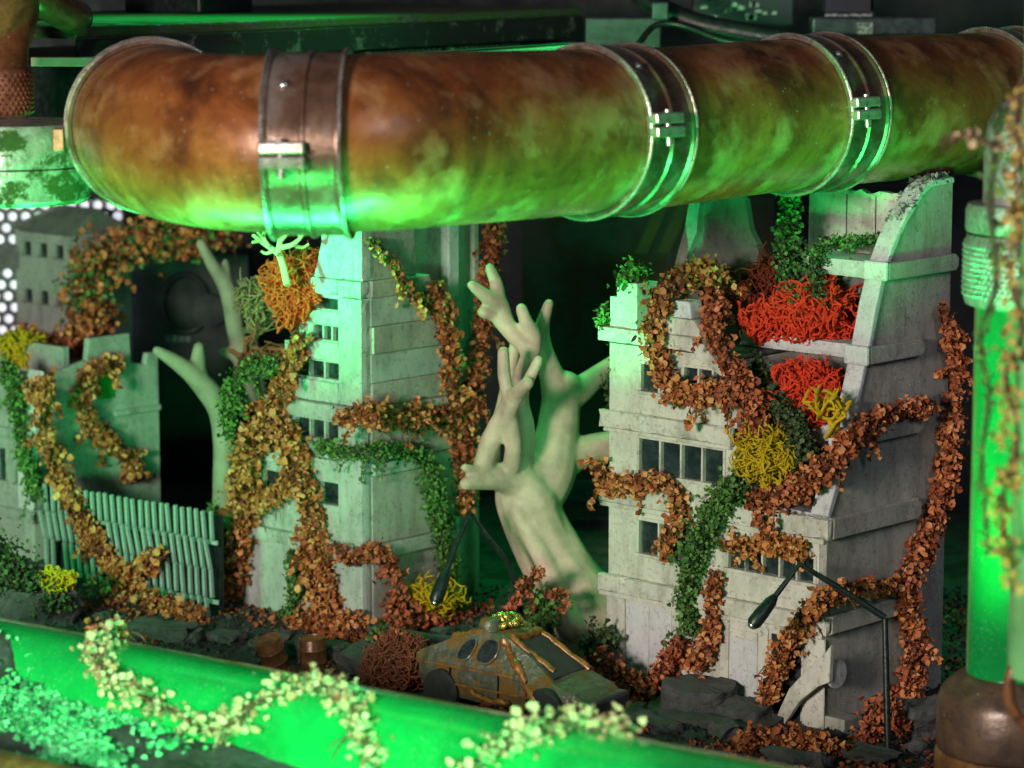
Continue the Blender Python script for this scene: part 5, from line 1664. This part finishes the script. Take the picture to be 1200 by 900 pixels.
rng = np.random.default_rng(31)
lp = []
while len(lp) < 4200:
    x, y = rng.uniform(-6.5, 6.0), rng.uniform(-2.5, 4.5)
    if mnoise.noise(Vector((x * 0.9, y * 0.9, 5))) + rng.uniform(-0.35, 0.35) < 0.12: continue
    lp.append((x, y, gz(x, y) + 0.03))
tag(link('leaf_litter', leaves_mesh('leaf_litter', lp, 0.036, M['russet'], rng, (0, 0, 1), 0.8)), 'fallen russet leaves strewn over the rubble ground', 'leaves', kind='stuff')

# green tufts round the tree and car
bush('leafy_tuft', 'green tuft at the foot of the clay tree', W(640, 745, 35.9), (.26, .2, .34), 520, .034)
bush('leafy_tuft', 'dark green tuft between tree trunk and right building', W(700, 770, 35.9), (.22, .2, .26), 420, .034, 'dkgreen')
bush('leafy_tuft', 'green weed between kerb stone and brown moss', gr(445, 778), (.14, .12, .26), 240, .036)
vine('creeping_vine', 'brown sprigs beside the left lamp foot', [W(600, 712, 35.6), W(612, 690, 35.6), W(622, 680, 35.6), W(630, 672, 35.6)], .07, 110, .055, 'russet', group='low sprigs')
vine('creeping_vine', 'brown sprigs on the clay tree foot', [W(640, 700, 35.7), W(655, 694, 35.7), W(668, 708, 35.7)], .06, 110, .055, 'russet', group='low sprigs')
vine('creeping_vine', 'dry brown litter between tree foot and right building', [W(690, 780, 35.5), W(715, 778, 35.4), W(735, 800, 35.2), W(745, 825, 35.0)], .14, 110, .05, 'russet', group='low sprigs')
vine('creeping_vine', 'brown leaf litter on top of the brown moss', [gr(440, 790) + Vector((0, 0, .45)), gr(462, 785) + Vector((0, 0, .42)), gr(490, 780) + Vector((0, 0, .3))], .09, 150, .05, 'brown', group='low sprigs')

# ------------------------------------------------------------------ left side vines
F_, D_ = FL.F, FL.D
VG = 'vines at the left'
vine('creeping_vine', 'brown vine slanting over the ribbed fence from the left building', [D_(58, 470, -.3), D_(52, 500, -.4), D_(66, 545, -.5), FF.F(80, 582, -.2), FF.F(98, 612, -.2), FF.F(118, 645, -.2), FF.F(140, 672, -.2), FF.F(166, 665, -.2), FF.F(188, 648, -.2)], [.06, .12, .15, .13, .12, .11, .14, .10], 150, .068, 'brown', mixmat=('golden', .3, 1), group=VG)
vine('creeping_vine', 'brown vine hooked round the side of the left building', [D_(142, 425), D_(112, 432), D_(98, 452), D_(96, 480), D_(112, 505), D_(135, 525), D_(156, 545), D_(148, 560)], [.08, .12, .12, .13, .14, .1], 150, .068, 'brown', group=VG)
vine('green_creeper', 'green creeper down the front corner of the left building', [F_(8, 430), F_(18, 460), F_(22, 500), F_(30, 540, -.2), F_(40, 580, -.3)], [.14, .13, .10, .10], 220, .046, 'green', 'twig_green', group=VG)
vine('creeping_vine', 'brown leaf litter at the foot of the ribbed fence', [FF.F(90, 705, -.3), FF.F(130, 698, -.3), FF.F(180, 708, -.35), FF.F(235, 728, -.4)], [.18, .2, .16, .14], 150, .06, 'brown', group=VG)
vine('creeping_vine', 'brown and green hedge arching over the far left gap', [W(90, 410, 43.4), W(110, 380, 43.4), W(100, 340, 43.4), W(115, 305, 43.4), W(160, 285, 43.4), W(215, 282, 43.4), W(275, 280, 43.4)], [.30, .34, .32, .30, .26, .22, .18], 110, .075, 'brown', mixmat=('green', .45, .8), group=VG)
vine('creeping_vine', 'brown leaves on the roof of the left building', [W(22, 392, 42.5), W(55, 410, 42.2), W(85, 398, 42.4), W(120, 370, 42.8)], [.14, .2, .2, .22], 130, .07, 'golden', mixmat=('russet', .5, 1), group=VG)
vine('creeping_vine', 'brown leaves on the white coping of the left building', [F_(35, 448), F_(48, 470, -.3), F_(60, 440, -.2)], [.12, .12, .08], 120, .065, 'brown', group=VG)
vine('green_creeper', 'dark green moss climbing the boulder at the left edge', [W(-5, 640, 37.5), W(10, 668, 37.4), W(30, 690, 37.3), W(75, 705, 37.2)], [.3, .3, .2, .14], 200, .045, 'dkgreen', 'twig_green', group=VG)
coral('moss_cushion', 'yellow moss on the roof edge of the left building', W(24, 425, 41.6), (.30, .2, .24), 12, 'm_yellow', .026)
coral('moss_cushion', 'small yellow moss at the foot of the ribbed fence', W(64, 695, 37.4), (.26, .15, .12), 14, 'm_yellow', .022)

# ------------------------------------------------------------------ pale leaves on the front tube and right tube
T = lambda x, y: ontube(x, y, 0.06)
vine('pale_vine', 'pale cream leaved vine looping over the left part of the green tube', [T(130, 742), T(112, 762), T(126, 790), T(160, 815), T(205, 838), T(245, 858), T(270, 850), T(300, 826), T(345, 806), T(385, 805), T(415, 830), T(432, 870), T(440, 905)], .16, 120, .049, 'cream', single=True, group='vines over the green tube')
vine('pale_vine', 'pale cream leaved sprig over the right end of the green tube', [T(545, 905), T(580, 880), T(625, 858), T(670, 848), T(715, 850), T(738, 858)], .16, 130, .049, 'cream', single=True, group='vines over the green tube')
vine('pale_vine', 'russet leaf tuft on top of the green tube at left', [T(108, 740), T(130, 736), T(150, 744)], .10, 120, .055, 'russet', single=True, group='vines over the green tube')
vine('hanging_vine', 'blurred green and orange vine hanging at the right edge near the lens', [W(1200, 95, 24.5), W(1192, 170, 24.5), W(1196, 240, 24.5), W(1186, 300, 24.5), W(1194, 380, 24.5), W(1182, 450, 24.5), W(1190, 530, 24.5), W(1172, 610, 24.5), W(1192, 690, 24.5)], [.13, .15, .13, .11, .09], 70, .046, 'lime', mixmat=None, single=True, group='vines at the right edge')
vine('hanging_vine', 'thin pale green strand hanging in front of the coolant tube', [W(1172, 150, 25.5), W(1160, 230, 25.5), W(1168, 320, 25.5), W(1150, 400, 25.5), W(1158, 470, 25.5), W(1150, 560, 25.5), W(1160, 640, 25.5)], [.09, .06, .05, .07], 42, .046, 'green', 'twig_green', single=True, group='vines at the right edge')
vine('hanging_vine', 'small blurred leaf sprig reaching left below the pipe at the right edge', [W(1180, 172, 25.0), W(1150, 165, 25.0), W(1122, 160, 25.0), W(1105, 168, 25.0)], [.08, .07, .07], 45, .050, 'cream', single=True, group='vines at the right edge')
